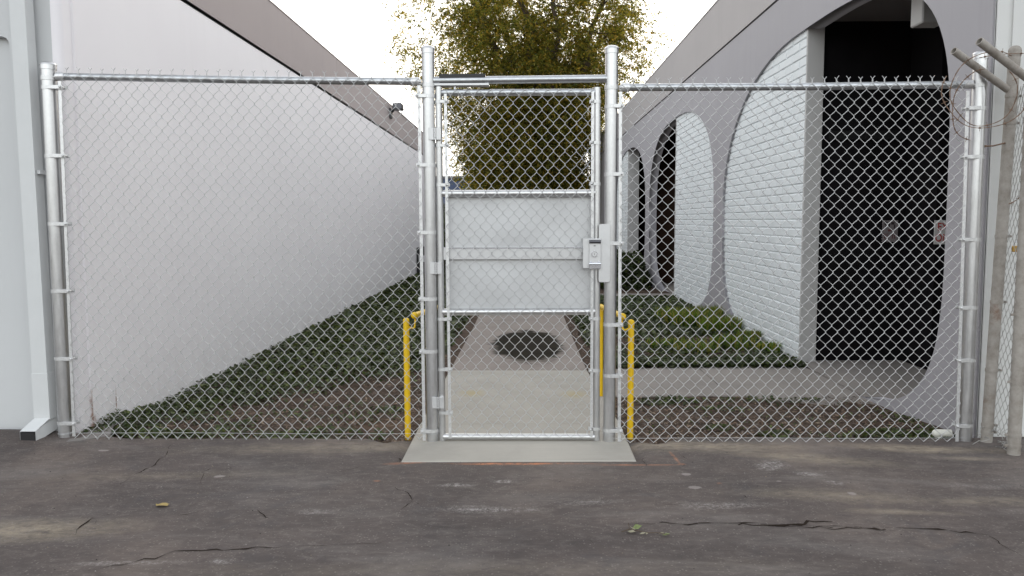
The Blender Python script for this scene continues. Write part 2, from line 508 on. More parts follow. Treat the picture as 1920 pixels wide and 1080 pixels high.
def concrete(name, col, wet=None, yel=False):
    m, nt, b = new_mat(name)
    v = coords(nt)
    f = noise_n(nt, v, 1.7, 8, .65, .3)
    c = ramp(nt, f, [(.28, tuple(x * .84 for x in col)), (.5, col), (.75, tuple(min(1, x * 1.12) for x in col))])
    vb = coords(nt, (1.2, 26, 1))
    br = noise_n(nt, vb, 3, 5, .6)
    c = mix(nt, ramp(nt, br, [(.45, 0), (.8, .22)]), c, tuple(x * .7 for x in col))
    fine = noise_n(nt, v, 130, 4, .7)
    c = mix(nt, ramp(nt, fine, [(.62, 0), (.76, .3)]), c, tuple(x * .55 for x in col))
    if yel:
        for (x, y) in ((-.43, 1.55), (.40, 1.50)):
            c = mix(nt, math_n(nt, 'MULTIPLY', blob(nt, v, x, y, .13, .22, 0, .25, 5, .9), .5), c, (.40, .31, .10))
    rough = .85
    b.inputs["Specular IOR Level"].default_value = .25
    if wet:
        k = blob(nt, v, *wet)
        k = math_n(nt, 'MULTIPLY', k, .94)
        mott = ramp(nt, noise_n(nt, v, 6, 8, .75), [(.40, (.006, .0055, .004)), (.62, (.018, .016, .009)), (.80, (.055, .045, .028))])
        c = mix(nt, k, c, mott)
        sp = N(nt, "ShaderNodeMapRange"); sp.inputs["To Min"].default_value = .25; sp.inputs["To Max"].default_value = .0
        nt.links.new(k, sp.inputs["Value"]); nt.links.new(sp.outputs[0], b.inputs["Specular IOR Level"])
        mr = N(nt, "ShaderNodeMapRange"); mr.inputs["To Min"].default_value = .85; mr.inputs["To Max"].default_value = .75
        nt.links.new(k, mr.inputs["Value"]); nt.links.new(mr.outputs[0], b.inputs["Roughness"])
        st = math_n(nt, 'MULTIPLY_ADD', k, -.3, .35)
        bp = N(nt, "ShaderNodeBump"); nt.links.new(st, bp.inputs["Strength"]); bp.inputs["Distance"].default_value = .004
        nt.links.new(mix(nt, .5, br, fine), bp.inputs["Height"]); nt.links.new(bp.outputs[0], b.inputs["Normal"])
    else:
        b.inputs["Roughness"].default_value = rough
        bump(nt, b, mix(nt, .5, br, fine), .35, .004)
    nt.links.new(c, b.inputs["Base Color"])
    return m
M['conc_new'] = concrete("pale_ramp_concrete", (.385, .362, .322), None, True)
M['conc_old'] = concrete("brownish_walk_concrete", (.265, .230, .208), (0.03, 4.50, .46, 1.32, 0, .20, 4.5, .20))
M['conc_path'] = concrete("path_concrete", (.27, .245, .225))
M['kerb'] = concrete("footing_concrete", (.20, .185, .175))

def soil():
    m, nt, b = new_mat("mulch_soil")
    v = coords(nt)
    f = noise_n(nt, v, 7, 10, .75, .5)
    c = ramp(nt, f, [(.3, (.030, .021, .016)), (.5, (.085, .058, .043)), (.72, (.16, .118, .088))])
    g = noise_n(nt, v, 60, 5, .8)
    c = mix(nt, ramp(nt, g, [(.58, 0), (.72, .6)]), c, (.16, .12, .09))
    k = blob(nt, v, -.98, .55, .35, .30, 0, .3, 4, .8)
    c = mix(nt, math_n(nt, 'MULTIPLY', k, .6), c, (.20, .13, .085))
    nt.links.new(c, b.inputs["Base Color"])
    b.inputs["Roughness"].default_value = .95; b.inputs["Specular IOR Level"].default_value = .2
    bump(nt, b, mix(nt, .5, f, g), .9, .03)
    return m
M['soil'] = soil()
M['farground'] = plain("far_ground", (.10, .09, .075), .95, 0, .25, .4)

def leafmat(name, col, trans=.35, rough=.55):
    m, nt, b = new_mat(name)
    v = coords(nt)
    f = noise_n(nt, v, 2.5, 3, .6)
    c = ramp(nt, f, [(.3, tuple(x * .7 for x in col)), (.7, tuple(x * 1.25 for x in col))])
    nt.links.new(c, b.inputs["Base Color"])
    b.inputs["Roughness"].default_value = rough
    b.inputs["Specular IOR Level"].default_value = .3
    tr = N(nt, "ShaderNodeBsdfTranslucent")
    nt.links.new(mix(nt, 1.0, c, (1.6, 1.5, .7), 'MULTIPLY'), tr.inputs["Color"])
    ms = N(nt, "ShaderNodeMixShader"); ms.inputs[0].default_value = trans
    nt.links.new(b.outputs[0], ms.inputs[1]); nt.links.new(tr.outputs[0], ms.inputs[2])
    nt.links.new(ms.outputs[0], nt.nodes["Material Output"].inputs["Surface"])
    return m
M['ivy'] = [leafmat("ivy_dark", (.036, .052, .018), .15, .4), leafmat("ivy_mid", (.060, .082, .026), .2, .4),
            leafmat("ivy_light", (.11, .13, .045), .2, .45), leafmat("ivy_dull", (.050, .055, .030), .15, .6)]
M['grass'] = [leafmat("grass_green", (.11, .18, .03), .35), leafmat("grass_yellow", (.24, .21, .06), .35), leafmat("grass_dark", (.04, .075, .02), .3)]
M['litter'] = [plain("litter_brown", (.15, .095, .062), .85, 0, .3, 5), plain("litter_dark", (.035, .022, .016), .9, 0, .3, 5),
               plain("litter_tan", (.29, .22, .16), .85, 0, .25, 5), plain("litter_grey", (.15, .125, .11), .85, 0, .25, 5)]
M['tree'] = [leafmat("tree_olive", (.21, .20, .048), .64), leafmat("tree_green", (.115, .135, .034), .55),
             leafmat("tree_gold", (.36, .25, .065), .65), leafmat("tree_dark", (.045, .055, .018), .4)]
M['bark'] = plain("tree_bark", (.085, .062, .045), .9, 0, .3, 6, .6, 20)
M['palebark'] = plain("pale_bark", (.25, .22, .20), .9, 0, .25, 6, .6, 20)

# ------------------------------------------------------------------ ground
def smooth(t): t = max(0., min(1., t)); return t * t * (3 - 2 * t)
FLOOR = -0.12
WX = ()
def soil_z(x, y):
    z = -.035 - .085 * smooth((y - .1) / 1.5)
    n = noise.fractal(Vector((x * 2.2, y * 2.2, 3.3)), 1.0, 2.0, 4)
    z += .012 * n
    if WX and (WX[0] + .03 < x < WX[1] - .03 or (x > WX[1] - .05 and (WX[2] + .1 < y < WX[3] - .05)) or (x > WX[1] and 10.2 < y < 11.0)): z -= .07
    return z
def grid_mesh(name, xs, ys, zf, mat, parent=None):
    nx, ny = len(xs), len(ys)
    V = [(x, y, zf(x, y)) for y in ys for x in xs]
    F = np.array([(j*nx+i, j*nx+i+1, (j+1)*nx+i+1, (j+1)*nx+i) for j in range(ny-1) for i in range(nx-1)])
    me = pmesh(name, V, F)
    me.polygons.foreach_set("use_smooth", [True] * len(F))
    return obj(name, me, mat, parent)

far = MB().add([(-600, -600, -.30), (600, -600, -.30), (600, 600, -.30), (-600, 600, -.30)], [(0, 1, 2, 3)]).build("ground", M['farground'])
tag(far, kind='structure', label="bare open ground far beyond the buildings")

# asphalt: one sheet with an uneven edge along the fence
def edge_y(x):
    e = .005 + .022 * noise.noise(Vector((x * 2.3, 0, 0))) + .012 * noise.noise(Vector((x * 9, 4, 0)))
    e -= .115 * smooth(1 - abs(x + .86) / .14)
    e -= .13 * smooth(1 - abs(x - .80) / .17)
    if x < -2.55: e += .05 * smooth((-2.55 - x) / .15)
    if abs(x) > 2.86: e = .06
    return e
xs = sorted(set([-60, -30, -15, -9, -6, -5, -4.5] + list(np.arange(-4.2, 4.21, .05)) + [4.5, 5, 6, 9, 15, 30, 60]))
ts = [1.0, .985, .96, .92] + list(np.arange(.88, -.001, -.04))
def asp_z(x, y):
    n = noise.fractal(Vector((x * .8, y * .8, 1.3)), 1.0, 2.0, 3)
    fall = smooth((y + 3.3) / 3.0)
    under = -.022 * smooth((.74 - abs(x + .03)) / .04) * smooth((y + .43) / .03)
    return under + .006 * n * fall * smooth((abs(x + .03) - .6) / .6 + smooth((-y - .4) / .6)) + (.045 * smooth((-2.4 - x) / .8) * smooth((y + .6) / .6)) + (.012 * smooth((x - 2.3) / .5) * smooth((y + .5) / .5))
V = []
rows = [-60, -30, -15, -8, -5.5, -4.6] + list(np.arange(-4.2, -.25, .1)) 
for y in rows:
    V += [(x, y, asp_z(x, y)) for x in xs]
for s_ in np.linspace(.12, 1, 9):
    for x in xs:
        e = edge_y(x); y = -.25 + (e + .25) * s_
        V.append((x, y, asp_z(x, y) - (.012 if s_ > .99 else 0)))
for x in xs:                                   # broken vertical lip of the asphalt
    e = edge_y(x); V.append((x, e + .008, asp_z(x, e) - .07))
nx = len(xs); ny = len(V) // nx
F = np.array([(j*nx+i, j*nx+i+1, (j+1)*nx+i+1, (j+1)*nx+i) for j in range(ny-1) for i in range(nx-1)])
me = pmesh("asphalt", V, F); me.polygons.foreach_set("use_smooth", [True] * len(F))
asph = obj("asphalt", me, M['asphalt'])
tag(asph, kind='structure', label="cracked brown grey asphalt lot in front of the fence")

# cracks: thin uneven dark fissures, parts of the asphalt
M['crack'] = plain("crack_dirt", (.028, .021, .017), .95, 0, .3, 12, spec=.05)
def crack(pix, w=.008, forks=0, seed=0):
    r = random.Random(seed)
    P = [atZ(px, py, 0) for (px, py) in pix]
    pts = []
    for a, b in zip(P[:-1], P[1:]):
        n = max(2, int((b - a).length / .035))
        for i in range(n):
            p = a.lerp(b, i / n)
            j = .013
            pts.append(p + Vector((r.uniform(-j, j) * .6, r.uniform(-j, j), 0)))
    pts.append(P[-1])
    V = []; F = []
    for i, p in enumerate(pts):
        t = (pts[min(i+1, len(pts)-1)] - pts[max(i-1, 0)]).normalized()
        n = Vector((-t.y, t.x, 0))
        k = i / (len(pts) - 1)
        ww = .52 * w * (.15 + .85 * math.sin(math.pi * min(max(k, .04), .96))) * r.choice((.15, .4, .7, 1.0, 1.3, 1.7))
        z = asp_z(p.x, p.y) + .0022
        V += [(p.x + n.x*ww, p.y + n.y*ww, z), (p.x - n.x*ww*r.uniform(.5, 1), p.y - n.y*ww, z)]
    F = [(2*i, 2*i+2, 2*i+3, 2*i+1) for i in range(len(pts)-1)]
    me = pmesh("crack", V, F)
    obj("crack", me, M['crack'], asph)
CR = [
 ([(165,1070),(230,1058),(290,1046),(330,1032),(380,1034),(440,1029),(500,1027),(570,1023)], .008),
 ([(570,1023),(620,1024),(680,1020),(720,1017)], .003),
 ([(140,1005),(152,988),(172,972),(205,965)], .006), ([(172,972),(183,980),(160,990)], .004),
 ([(215,915),(255,888),(290,872),(310,852),(320,835)], .005),
 ([(375,905),(380,885),(425,865)], .003), ([(325,967),(350,965),(368,961)], .003), ([(480,956),(492,966),(505,972)], .004),
 ([(605,892),(640,884),(680,875)], .003), ([(748,958),(765,948),(775,938),(768,925),(740,915)], .005),
 ([(747,868),(753,850),(757,843)], .006),
 ([(1170,984),(1220,983),(1245,979),(1290,983),(1360,980),(1420,983),(1480,986),(1520,990),(1580,988),(1640,992)], .007),
 ([(1380,984),(1430,985),(1500,987),(1512,978),(1560,980)], .017), ([(1600,990),(1640,992),(1660,994)], .020),
 ([(1660,992),(1700,992),(1760,994),(1850,1003)], .010), ([(1850,1003),(1880,1022),(1920,1045)], .003),
 ([(1505,985),(1560,993),(1620,992),(1680,996)], .004),
 ([(1195,842),(1208,868),(1212,874)], .004), ([(1275,852),(1290,862)], .007), ([(1240,946),(1300,947)], .003),
 ([(870,919),(895,922),(930,920)], .003), ([(1395,928),(1400,935)], .004), ([(1100,1012),(1112,1018)], .004), ([(1550,990),(1562,991)], .006),
]
for i, (p, w) in enumerate(CR): crack(p, w, seed=i + 10)
M['spall'] = plain("crack_edge_dust", (.21, .185, .155), .95, 0, .25, 18, spec=.1)

# planting beds
WX = (-.66, .60, 1.78, 2.95)
soil_o = grid_mesh("soil_bed", list(np.arange(-2.95, 2.96, .07)), list(np.arange(-.30, 3.0, .06)) + list(np.arange(3.0, 14, .3)) + list(np.arange(14, 34, 1.0)), soil_z, M['soil'])
tag(soil_o, kind='structure', label="brown mulch soil bed behind the fence")

# walkway: pale ramp slab then older brownish slabs
walk = empty("walkway", (0, 0, 0)); tag(walk, kind='structure', label="straight concrete walkway running back from the gate")
def slab(name, near, far_, mat, parent, thick=.12, rnd=.006):
    """near/far: (left point, right point, z) lists -> a slab with tooled edges"""
    (a, b), (c, d) = near, far_
    top = [Vector(a), Vector(b), Vector(d), Vector(c)]
    ctr = sum(top, Vector()) / 4
    V = []
    for p in top:
        q = p + (ctr - p).normalized() * rnd * 2; V.append(q)
    for p in top: V.append(p - Vector((0, 0, rnd)))
    for p in top: V.append(p - Vector((0, 0, thick)))
    F = [(0, 1, 2, 3)]
    for i in range(4):
        j = (i + 1) % 4
        F += [(4+i, 4+j, j, i), (8+i, 8+j, 4+j, 4+i)]
    me = pmesh(name, V, F)
    return obj(name, me, mat, parent)
def G(px, py, z): return tuple(atZ(px, py, z))
A0, A1 = G(752, 865, .006), G(1193, 863, .006)
B0, B1 = G(788, 795, -.004), G(1163, 795, -.004)       # under the gate
C0, C1 = G(843, 694, -.110), G(1101, 694, -.110)
slab("apron_slab", (A0, A1), (B0, B1), M['conc_new'], walk)
B0b = (B0[0], B0[1] + .006, B0[2]); B1b = (B1[0], B1[1] + .006, B1[2])
slab("ramp_slab", (B0b, B1b), (C0, C1), M['conc_new'], walk)
D0, D1 = G(883, 623, -.118), G(1069, 623, -.118)
# extrapolate the line of the walkway
def walkx(y):
    t = (y - C0[1]) / (D0[1] - C0[1])
    return C0[0] + t * (-.66 - C0[0]) * .6, C1[0] + t * (.60 - C1[0]) * .6
ys = [C0[1] + .012, D0[1], D0[1] + 3.0, D0[1] + 6.0, D0[1] + 9, D0[1] + 12, D0[1] + 16, D0[1] + 22]
lx0, rx0 = C0[0], C1[0]
lx1, rx1 = D0[0], D1[0]
for i in range(len(ys) - 1):
    y0, y1 = ys[i] + (.008 if i else 0), ys[i + 1]
    def X(y):
        t = min(1, (y - ys[0]) / (ys[1] - ys[0]))
        return lx0 + (lx1 - lx0) * t, rx0 + (rx1 - rx0) * t
    a, b = X(y0); c, d = X(y1)
    slab("walk_slab", ((a, y0, -.112), (b, y0, -.112)), ((c, y1, -.112), (d, y1, -.112)), M['conc_old'], walk)

cpath = empty("side_path", (2.0, 2.4, 0)); tag(cpath, kind='structure', label="pale concrete path crossing from the walkway to the near arch")
PX0 = C1[0] + .03
E0 = G(1160, 743, -.110); E1 = G(1560, 741, -.110)
F0 = G(1160, 693, -.110); F1 = G(1459, 683, -.110)
slab("path_slab", ((PX0, E0[1], -.108), (1.72, E1[1], -.108)), ((PX0, F0[1], -.108), (1.72, F0[1] + .12, -.108)), M['conc_path'], cpath)
slab("path_slab", ((1.728, E1[1], -.108), (2.79, E1[1] - .55, -.108)), ((1.728, F0[1] + .12, -.108), (2.79, F1[1] + .05, -.108)), M['conc_path'], cpath)
cp2 = empty("far_side_path", (2.0, 10, 0)); tag(cp2, kind='structure', label="narrow far concrete path to the second arch")
slab("path_slab", ((D1[0] + .02, 10.15, -.108), (3.0, 10.15, -.108)), ((D1[0] + .02, 11.05, -.108), (3.0, 11.05, -.108)), M['conc_path'], cp2)

# ------------------------------------------------------------------ left building
LX = -2.85
LEN = 20.9
lb = empty("white_building", (LX, 0, 0))
tag(lb, "long white building left of the fence with a brown parapet band", "building")
# side wall with a groove near the corner and a faint panel joint
def ywall(name, x, ys, z0, z1, mat, parent, back=-.25):
    """wall whose visible face follows (y, dx) profile"""
    V = []; F = []
    for (y, dx) in ys:
        V += [(x + dx, y, z0), (x + dx, y, z1)]
    n = len(ys)
    F = [(2*i, 2*i+2, 2*i+3, 2*i+1) for i in range(n-1)]
    V += [(x + back, ys[0][0], z0), (x + back, ys[0][0], z1), (x + back, ys[-1][0], z0), (x + back, ys[-1][0], z1)]
    k = 2 * n
    F += [(k, 0, 1, k+1), (2*n-2, k+2, k+3, 2*n-1), (k+2, k, k+1, k+3), (1, 2*n-1, k+3, k+1) if n == 2 else (k+1, 1, 2*n-1, k+3)]
    me = pmesh(name, V, F)
    return obj(name, me, mat, parent)
YG = atX(152, 413, LX).y
YJ = atX(631, 160, LX).y
prof = [(.055, -.045), (.07, -.02), (.10, 0), (YG - .02, 0), (YG - .012, -.012), (YG + .016, -.012), (YG + .024, 0),
        (YJ - .008, 0), (YJ - .004, -.010), (YJ + .004, -.010), (YJ + .008, 0), (LEN, 0)]
ywall("side_wall", LX, prof, -.35, 3.185, M['wall_white'], lb)
MB().box((LX - .24, .10, 3.185), (LX - .02, LEN, 3.215)).build("shadow_line_strip", M['darksteel'], lb)  # dark strip draws the shadow line under the parapet in colour
pp = [(.052, .012), (YJ - .007, .012), (YJ - .003, 0), (YJ + .003, 0), (YJ + .007, .012), (12.2, .012), (12.21, .002), (LEN, .002)]
ywall("parapet", LX, pp, 3.215, 3.80, M['parapet_brown'], lb, -.22)
MB().box((LX - .26, .05, 3.80), (LX + .018, LEN, 3.815)).build("coping", M['parapet_brown'], lb)
# body behind the walls
MB().box((-14, .30, -.3), (LX - .25, LEN, 3.3)).build("body", M['wall_front'], lb)
# front wall: flat with a recessed panel left of the downspout
fw = MB()
FYW = .05
xr = atY(20, 130, FYW).x        # right edge of the recessed panel
zt = atY(10, 68, FYW).z
fw.box((xr, FYW, -.35), (LX - .05, FYW + .20, 5.2))
fw.box((-14, FYW, zt), (xr, FYW + .20, 5.2))
fw.box((-14, FYW + .05, -.35), (xr, FYW + .20, zt))
fw.build("front_wall", M['wall_front'], lb)
# rounded corner fillet of the recess
r_ = .05
Vf = [(xr, FYW, zt)]
for k in range(7):
    a = math.pi / 2 * k / 6
    Vf.append((xr - r_ + r_ * math.cos(a), FYW, zt - r_ + r_ * math.sin(a)))
n_ = len(Vf); Vb = [(v[0], FYW + .05, v[2]) for v in Vf]
Ff = [tuple(range(n_))] + [(i, i+1, n_+i+1, n_+i) for i in range(1, n_-1)]
MB().add(Vf + Vb, Ff).build("panel_fillet", M['wall_front'], lb)
# quarter round at the corner
cr = MB(); cc = (LX - .05, .10)
Vc = []; 
for k in range(7):
    a = -math.pi / 2 + math.pi / 2 * k / 6
    for z in (-.35, 5.2 if k < 1 else 3.8): Vc.append((cc[0] + .05 * math.cos(a), cc[1] + .05 * math.sin(a), z))
Fc = [(2*i, 2*i+2, 2*i+3, 2*i+1) for i in range(6)]
cr.add(Vc, Fc, True).build("corner_bead", M['wall_white'], lb)
# downspout: square pipe, joint collars, kicked-out foot
DY0, DY1 = -.075, .012
pb_r = atY(88, 700, DY0); pb_l = atY(60, 700, DY0); pt_r = atY(47, 20, DY0); pt_l = atY(18, 20, DY0)
def dsx(z, side):
    a, b = (pb_r, pt_r) if side else (pb_l, pt_l)
    t = (z - a.z) / (b.z - a.z); return a.x + (b.x - a.x) * t
def dspipe(z0, z1, g=0.0):
    V = []
    for z in (z0, z1):
        V += [(dsx(z, 0)-g, DY0-g, z), (dsx(z, 1)+g, DY0-g, z), (dsx(z, 1)+g, DY1+g, z), (dsx(z, 0)-g, DY1+g, z)]
    return V, [(0,3,2,1),(4,5,6,7),(0,1,5,4),(1,2,6,5),(2,3,7,6),(3,0,4,7)]
ds = MB(); ds.add(*dspipe(.42, 5.2, 0)); ds.add(*dspipe(.135, .425, .003))
dso = ds.build("downspout", M['downspout'], lb)
fo = MB()
x0, x1 = dsx(.1, 0) - .001, dsx(.1, 1) + .002
kx = -.034
yf = DY0 - .10
Vt = [(x0, DY0, .145), (x1, DY0, .145), (x1, DY1, .145), (x0, DY1, .145),
      (x0 + kx, yf, .086), (x1 + kx, yf, .086), (x1 + kx, yf, .016), (x0 + kx, yf, .016),
      (x1, DY1, .06), (x0, DY1, .06)]
fo.add(Vt, [(0, 4, 5, 1), (1, 5, 6, 8, 2), (3, 9, 7, 4, 0), (9, 8, 6, 7), (3, 2, 8, 9)])
fo.build("outlet", M['downspout'], lb)
MB().box((x0 + kx + .004, yf - .0012, .021), (x1 + kx - .004, yf + .012, .081)).build("outlet_dark_plug", M['black'], lb)  # black block stands in for the shade inside the outlet mouth
zb = atY(80, 322, DY0).z
MB().box((dsx(zb, 1) + .001, DY0 + .02, zb - .012), (dsx(zb, 1) + .02, DY1 + .03, zb + .012)).build("strap", M['downspout'], lb)
# floodlight on the parapet
fp = atX(731, 208, LX + .012)
fl = MB().rbox((LX + .012, fp.y - .10, fp.z - .16), (LX + .05, fp.y + .10, fp.z + .05), .01).build("floodlight", M['darksteel'], lb)
MB().tube([(LX + .05, fp.y, fp.z - .02), (LX + .14, fp.y - .05, fp.z + .06)], .03, 8).rbox((LX + .10, fp.y - .22, fp.z + .0), (LX + .30, fp.y + .05, fp.z + .14), .02).build("floodlight_head", M['darksteel'], lb)
# pipe stub / utility cabinet far down the left wall
ub = empty("utility_cabinet", (LX + .16, 16.4, FLOOR)); tag(ub, "low dark utility cabinet against the far end of the white wall", "cabinet")
MB().rbox((LX + .004, 16.0, FLOOR), (LX + .32, 16.9, .66), .02).build("cabinet_body", M['black'], ub)
MB().rbox((LX + .06, 15.985, .28), (LX + .26, 15.999, .45), .004).build("nameplate", M['plate'], ub)
# concrete footing ledge from corner post along the wall
ft = MB()
fpix = [(75, 838), (150, 832), (205, 820), (215, 800), (150, 812), (60, 818)]
P = [atZ(a, b, .0) for a, b in fpix]
top = [(p.x, p.y, .012 + .01 * (i % 2)) for i, p in enumerate(P)]; bot = [(p.x, p.y, -.08) for p in P]
k = len(P)
ft.add(top + bot, [tuple(range(k))] + [(i + k, (i+1) % k + k, (i+1) % k, i) for i in range(k)])
tag(ft.build("footing", M['kerb']), "rough concrete footing patch at the foot of the left corner post", "footing")

# ------------------------------------------------------------------ right building (arcade)
RX = 2.80
rb = empty("arcade_building", (RX, 0, 0))
tag(rb, "grey building right of the walkway with rounded arches and white brick infill", "building")
BAYS = [  # y0, y1, exponents: top near, top far, bottom near, bottom far ; brick from-to
    (.465, 6.52, 3.6, 2.1, 4.6, 4.0),
    (7.08, 13.28, 2.6, 2.5, 4.0, 4.0),
    (13.85, 20.0, 2.6, 2.6, 4.0, 4.0)]
ZC, ZH = 1.55, 1.70
def arch(bay, y):
    y0, y1, tn, tf, bn, bf = bay
    c = (y0 + y1) / 2; h = (y1 - y0) / 2
    u = min(1, abs(y - c) / h)
    nt_, nb_ = (tn, bn) if y < c else (tf, bf)
    return ZC + ZH * (1 - u**nt_) ** (1 / nt_), ZC - ZH * (1 - u**nb_) ** (1 / nb_)
SK = .17
ZB0, ZL = -.40, 3.765
yss = []
def bay_samples(b):
    y0, y1 = b[:2]; c = (y0 + y1) / 2; h = (y1 - y0) / 2
    return [c - h * math.cos(t) for t in np.linspace(0, math.pi, 64)]
cols = [(0.055, None)]
skV = []; skF = []; smf = []
def quad(a, b, c, d, sm=False):
    i = len(skV); skV.extend([a, b, c, d]); skF.append((i, i+1, i+2, i+3)); smf.append(sm)
def panel(y0, y1, z0a, z0b, z1a, z1b):
    quad((RX, y1, z0b), (RX, y0, z0a), (RX, y0, z1a), (RX, y1, z1b))
    quad((RX+SK, y0, z0a), (RX+SK, y1, z0b), (RX+SK, y1, z1b), (RX+SK, y0, z1a))
prev = 0.03
END = 30.0
for b in BAYS:
    panel(prev, b[0], ZB0, ZB0, ZL, ZL)
    S = bay_samples(b)
    for ya, yb in zip(S[:-1], S[1:]):
        ta, ba = arch(b, ya); tb, bb = arch(b, yb)
        panel(ya, yb, ta, tb, ZL, ZL)
        panel(ya, yb, ZB0, ZB0, ba, bb)
        quad((RX, ya, ta), (RX+SK, ya, ta), (RX+SK, yb, tb), (RX, yb, tb), True)
        quad((RX, yb, bb), (RX+SK, yb, bb), (RX+SK, ya, ba), (RX, ya, ba), True)
    prev = b[1]
panel(prev, END, ZB0, ZB0, ZL, ZL)
quad((RX+SK, .03, ZB0), (RX+SK, .03, ZL), (RX, .03, ZL), (RX, .03, ZB0))
me = pmesh("arcade_wall", skV, skF)
import bmesh
bm = bmesh.new(); bm.from_mesh(me); bmesh.ops.remove_doubles(bm, verts=bm.verts, dist=.0001); bm.to_mesh(me); bm.free()
for p in me.polygons:
    if abs(p.normal.x) < .5 and abs(p.normal.y) < .9999: p.use_smooth = True
obj("arcade_wall", me, M['grey_skin'], rb)
ed = me
MB().box((RX + .018, .035, ZL - .01), (RX + SK, END, ZL + .03)).build("reveal_groove", M['darksteel'], rb)
MB().box((RX - .012, .03, ZL + .018), (RX + .30, END, 4.50)).build("parapet", M['grey_band'], rb)
MB().box((RX - .02, .025, 4.50), (RX + .32, END, 4.52)).build("coping", M['grey_band'], rb)
# white front wall facing the lot, groove
wf = MB()
XG = atY(1891, 30, .03).x
wf.box((RX + .012, .0, -.35), (XG - .012, .02, 5.2)); wf.box((XG + .012, .0, -.35), (14, .02, 5.2)); wf.box((RX + .012, .012, -.35), (14, .028, 5.2))
# porch recess interior
FZ = -.105
BXB = 2.83        # brick face
Yj = 3.33         # end of the near brick wall
wfo = wf.build("front_wall", M['white_r'], rb)
def brick_wall(y0, y1, name, separate):
    V0 = .0912; L = .43
    bw = MB().box((BXB + .012, y0 + .001, -.30), (BXB + .125, y1, 3.34)).build(name, M['brickpaint'], rb)
    MB().box((BXB - .002 + .012, y0 - .028, -.30), (BXB + .17, y0, 3.335)).build("jamb", M['jamb'], rb) if separate != 'far' else None
    return bw
# block meshes: pillow faced slump blocks, several variants
def block_mesh(L, H, seed, name="brick"):
    r = random.Random(seed)
    us = [0, .022 * .43 / L, .36, .68, 1 - .022 * .43 / L, 1]; vs = [0, .09, .91, 1]
    nu, nv = 5, 3
    V = []; F = []
    tl = [r.uniform(-.0025, .0025) for _ in range(4)]
    for j in range(nv + 1):
        for i in range(nu + 1):
            y = -L/2 + us[i] * L; z = -H/2 + vs[j] * H
            inner = 0 < i < nu and 0 < j < nv
            bulge = (.0085 + r.uniform(-.0018, .0018) + tl[0] * (us[i] - .5) + tl[1] * (vs[j] - .5)) if inner else 0
            if not inner: z += r.uniform(-.0022, .0022); y += r.uniform(-.002, .002)
            V.append((-bulge, y, z))
    for j in range(nv):
        for i in range(nu):
            a = j*(nu+1)+i
            F.append((a, a+nu+1, a+nu+2, a+1))
    rim = [i for i in range(nu+1)] + [j*(nu+1)+nu for j in range(1, nv+1)] + [nv*(nu+1)+i for i in range(nu-1, -1, -1)] + [j*(nu+1) for j in range(nv-1, 0, -1)]
    base = len(V)
    for i in rim: V.append((.02, V[i][1], V[i][2]))
    m_ = len(rim)
    for k in range(m_):
        k2 = (k+1) % m_
        F.append((rim[k], rim[k2], base+k2, base+k))
    me = pmesh(name, V, F, [M['brickpaint']])
    return me
CH = .0912; BL = .43
variants = [block_mesh(BL - .009, CH - .009, i) for i in range(7)]
halves = [block_mesh(BL/2 - .009, CH - .009, 50 + i) for i in range(3)]
def fill_blocks(bay, y0, y1, wallobj, merged):
    cnt = 0
    mv, mf = [], []
    row = 0; z = FZ + CH / 2
    while z < 3.33:
        y = y0 - (BL/2 if row % 2 else 0)
        while y < y1:
            a, b_ = y, y + BL
            a = max(a, y0); b_ = min(b_, y1)
            if b_ - a < .05: y += BL; continue
            half = (b_ - a) < BL * .75
            full = BL / 2 if half else BL
            sc = (b_ - a) / full
            cc_ = (a + b_) / 2
            t1, b1 = arch(bay, min(max(a, bay[0]), bay[1])); t2, b2 = arch(bay, min(max(b_, bay[0]), bay[1]))
            if max(t1, t2) > z - CH/2 and min(b1, b2) < z + CH/2 and a < bay[1]:
                me_ = random.choice(halves if half else variants)
                loc = (BXB + .010 + random.uniform(-.0015, .0015), cc_, z)
                if merged:
                    bs = len(mv)
                    mv += [(v.co.x + loc[0], v.co.y * sc + loc[1], v.co.z + loc[2]) for v in me_.vertices]
                    mf += [tuple(i + bs for i in p.vertices) for p in me_.polygons]
                else:
                    o = bpy.data.objects.new("brick", me_); COL.objects.link(o)
                    o.parent = wallobj; o.matrix_parent_inverse = INV[wallobj.name].inverted(); o.location = loc
                    o.scale = (1, sc, 1)
                    o.rotation_euler = (random.uniform(-.004, .004), 0, random.uniform(-.006, .006))
                    cnt += 1
            y += BL
        row += 1; z += CH
    if merged:
        me_ = pmesh("bricks", mv, mf)
        o = obj("brick_courses", me_, M['brickpaint'], rb); o["kind"] = "stuff"
    return cnt
INV = {}
def pobj_inv(o): INV[o.name] = Matrix.Identity(4)
def wallblock(y0, y1):
    o = MB().box((BXB + .014, y0 + .001, -.30), (BXB + .165, y1, 3.34)).build("brick_wall", M['brickpaint'], rb)
    INV[o.name] = Matrix.Identity(4)
    return o
w1 = wallblock(Yj, 6.60)
nb = fill_blocks(BAYS[0], Yj, 6.60, w1, False)
print("bricks", nb)
w2 = wallblock(7.02, 10.28); fill_blocks(BAYS[1], 7.02, 10.28, w2, True)
w3 = wallblock(17.3, 20.3); fill_blocks(BAYS[2], 17.3, 20.1, w3, True)
w4 = wallblock(20.0, END)
MB().rbox((BXB - .002, Yj - .03, -.3), (BXB + .168, Yj, 3.335), .004).build("jamb", M['jamb'], rb)
MB().rbox((BXB - .002, 17.27, -.3), (BXB + .30, 17.3, 3.335), .004).build("jamb", M['jamb'], rb)
MB().box((BXB + .0, 10.28, -.3), (BXB + .168, 10.31, 3.335)).build("jamb", M['jamb'], rb)
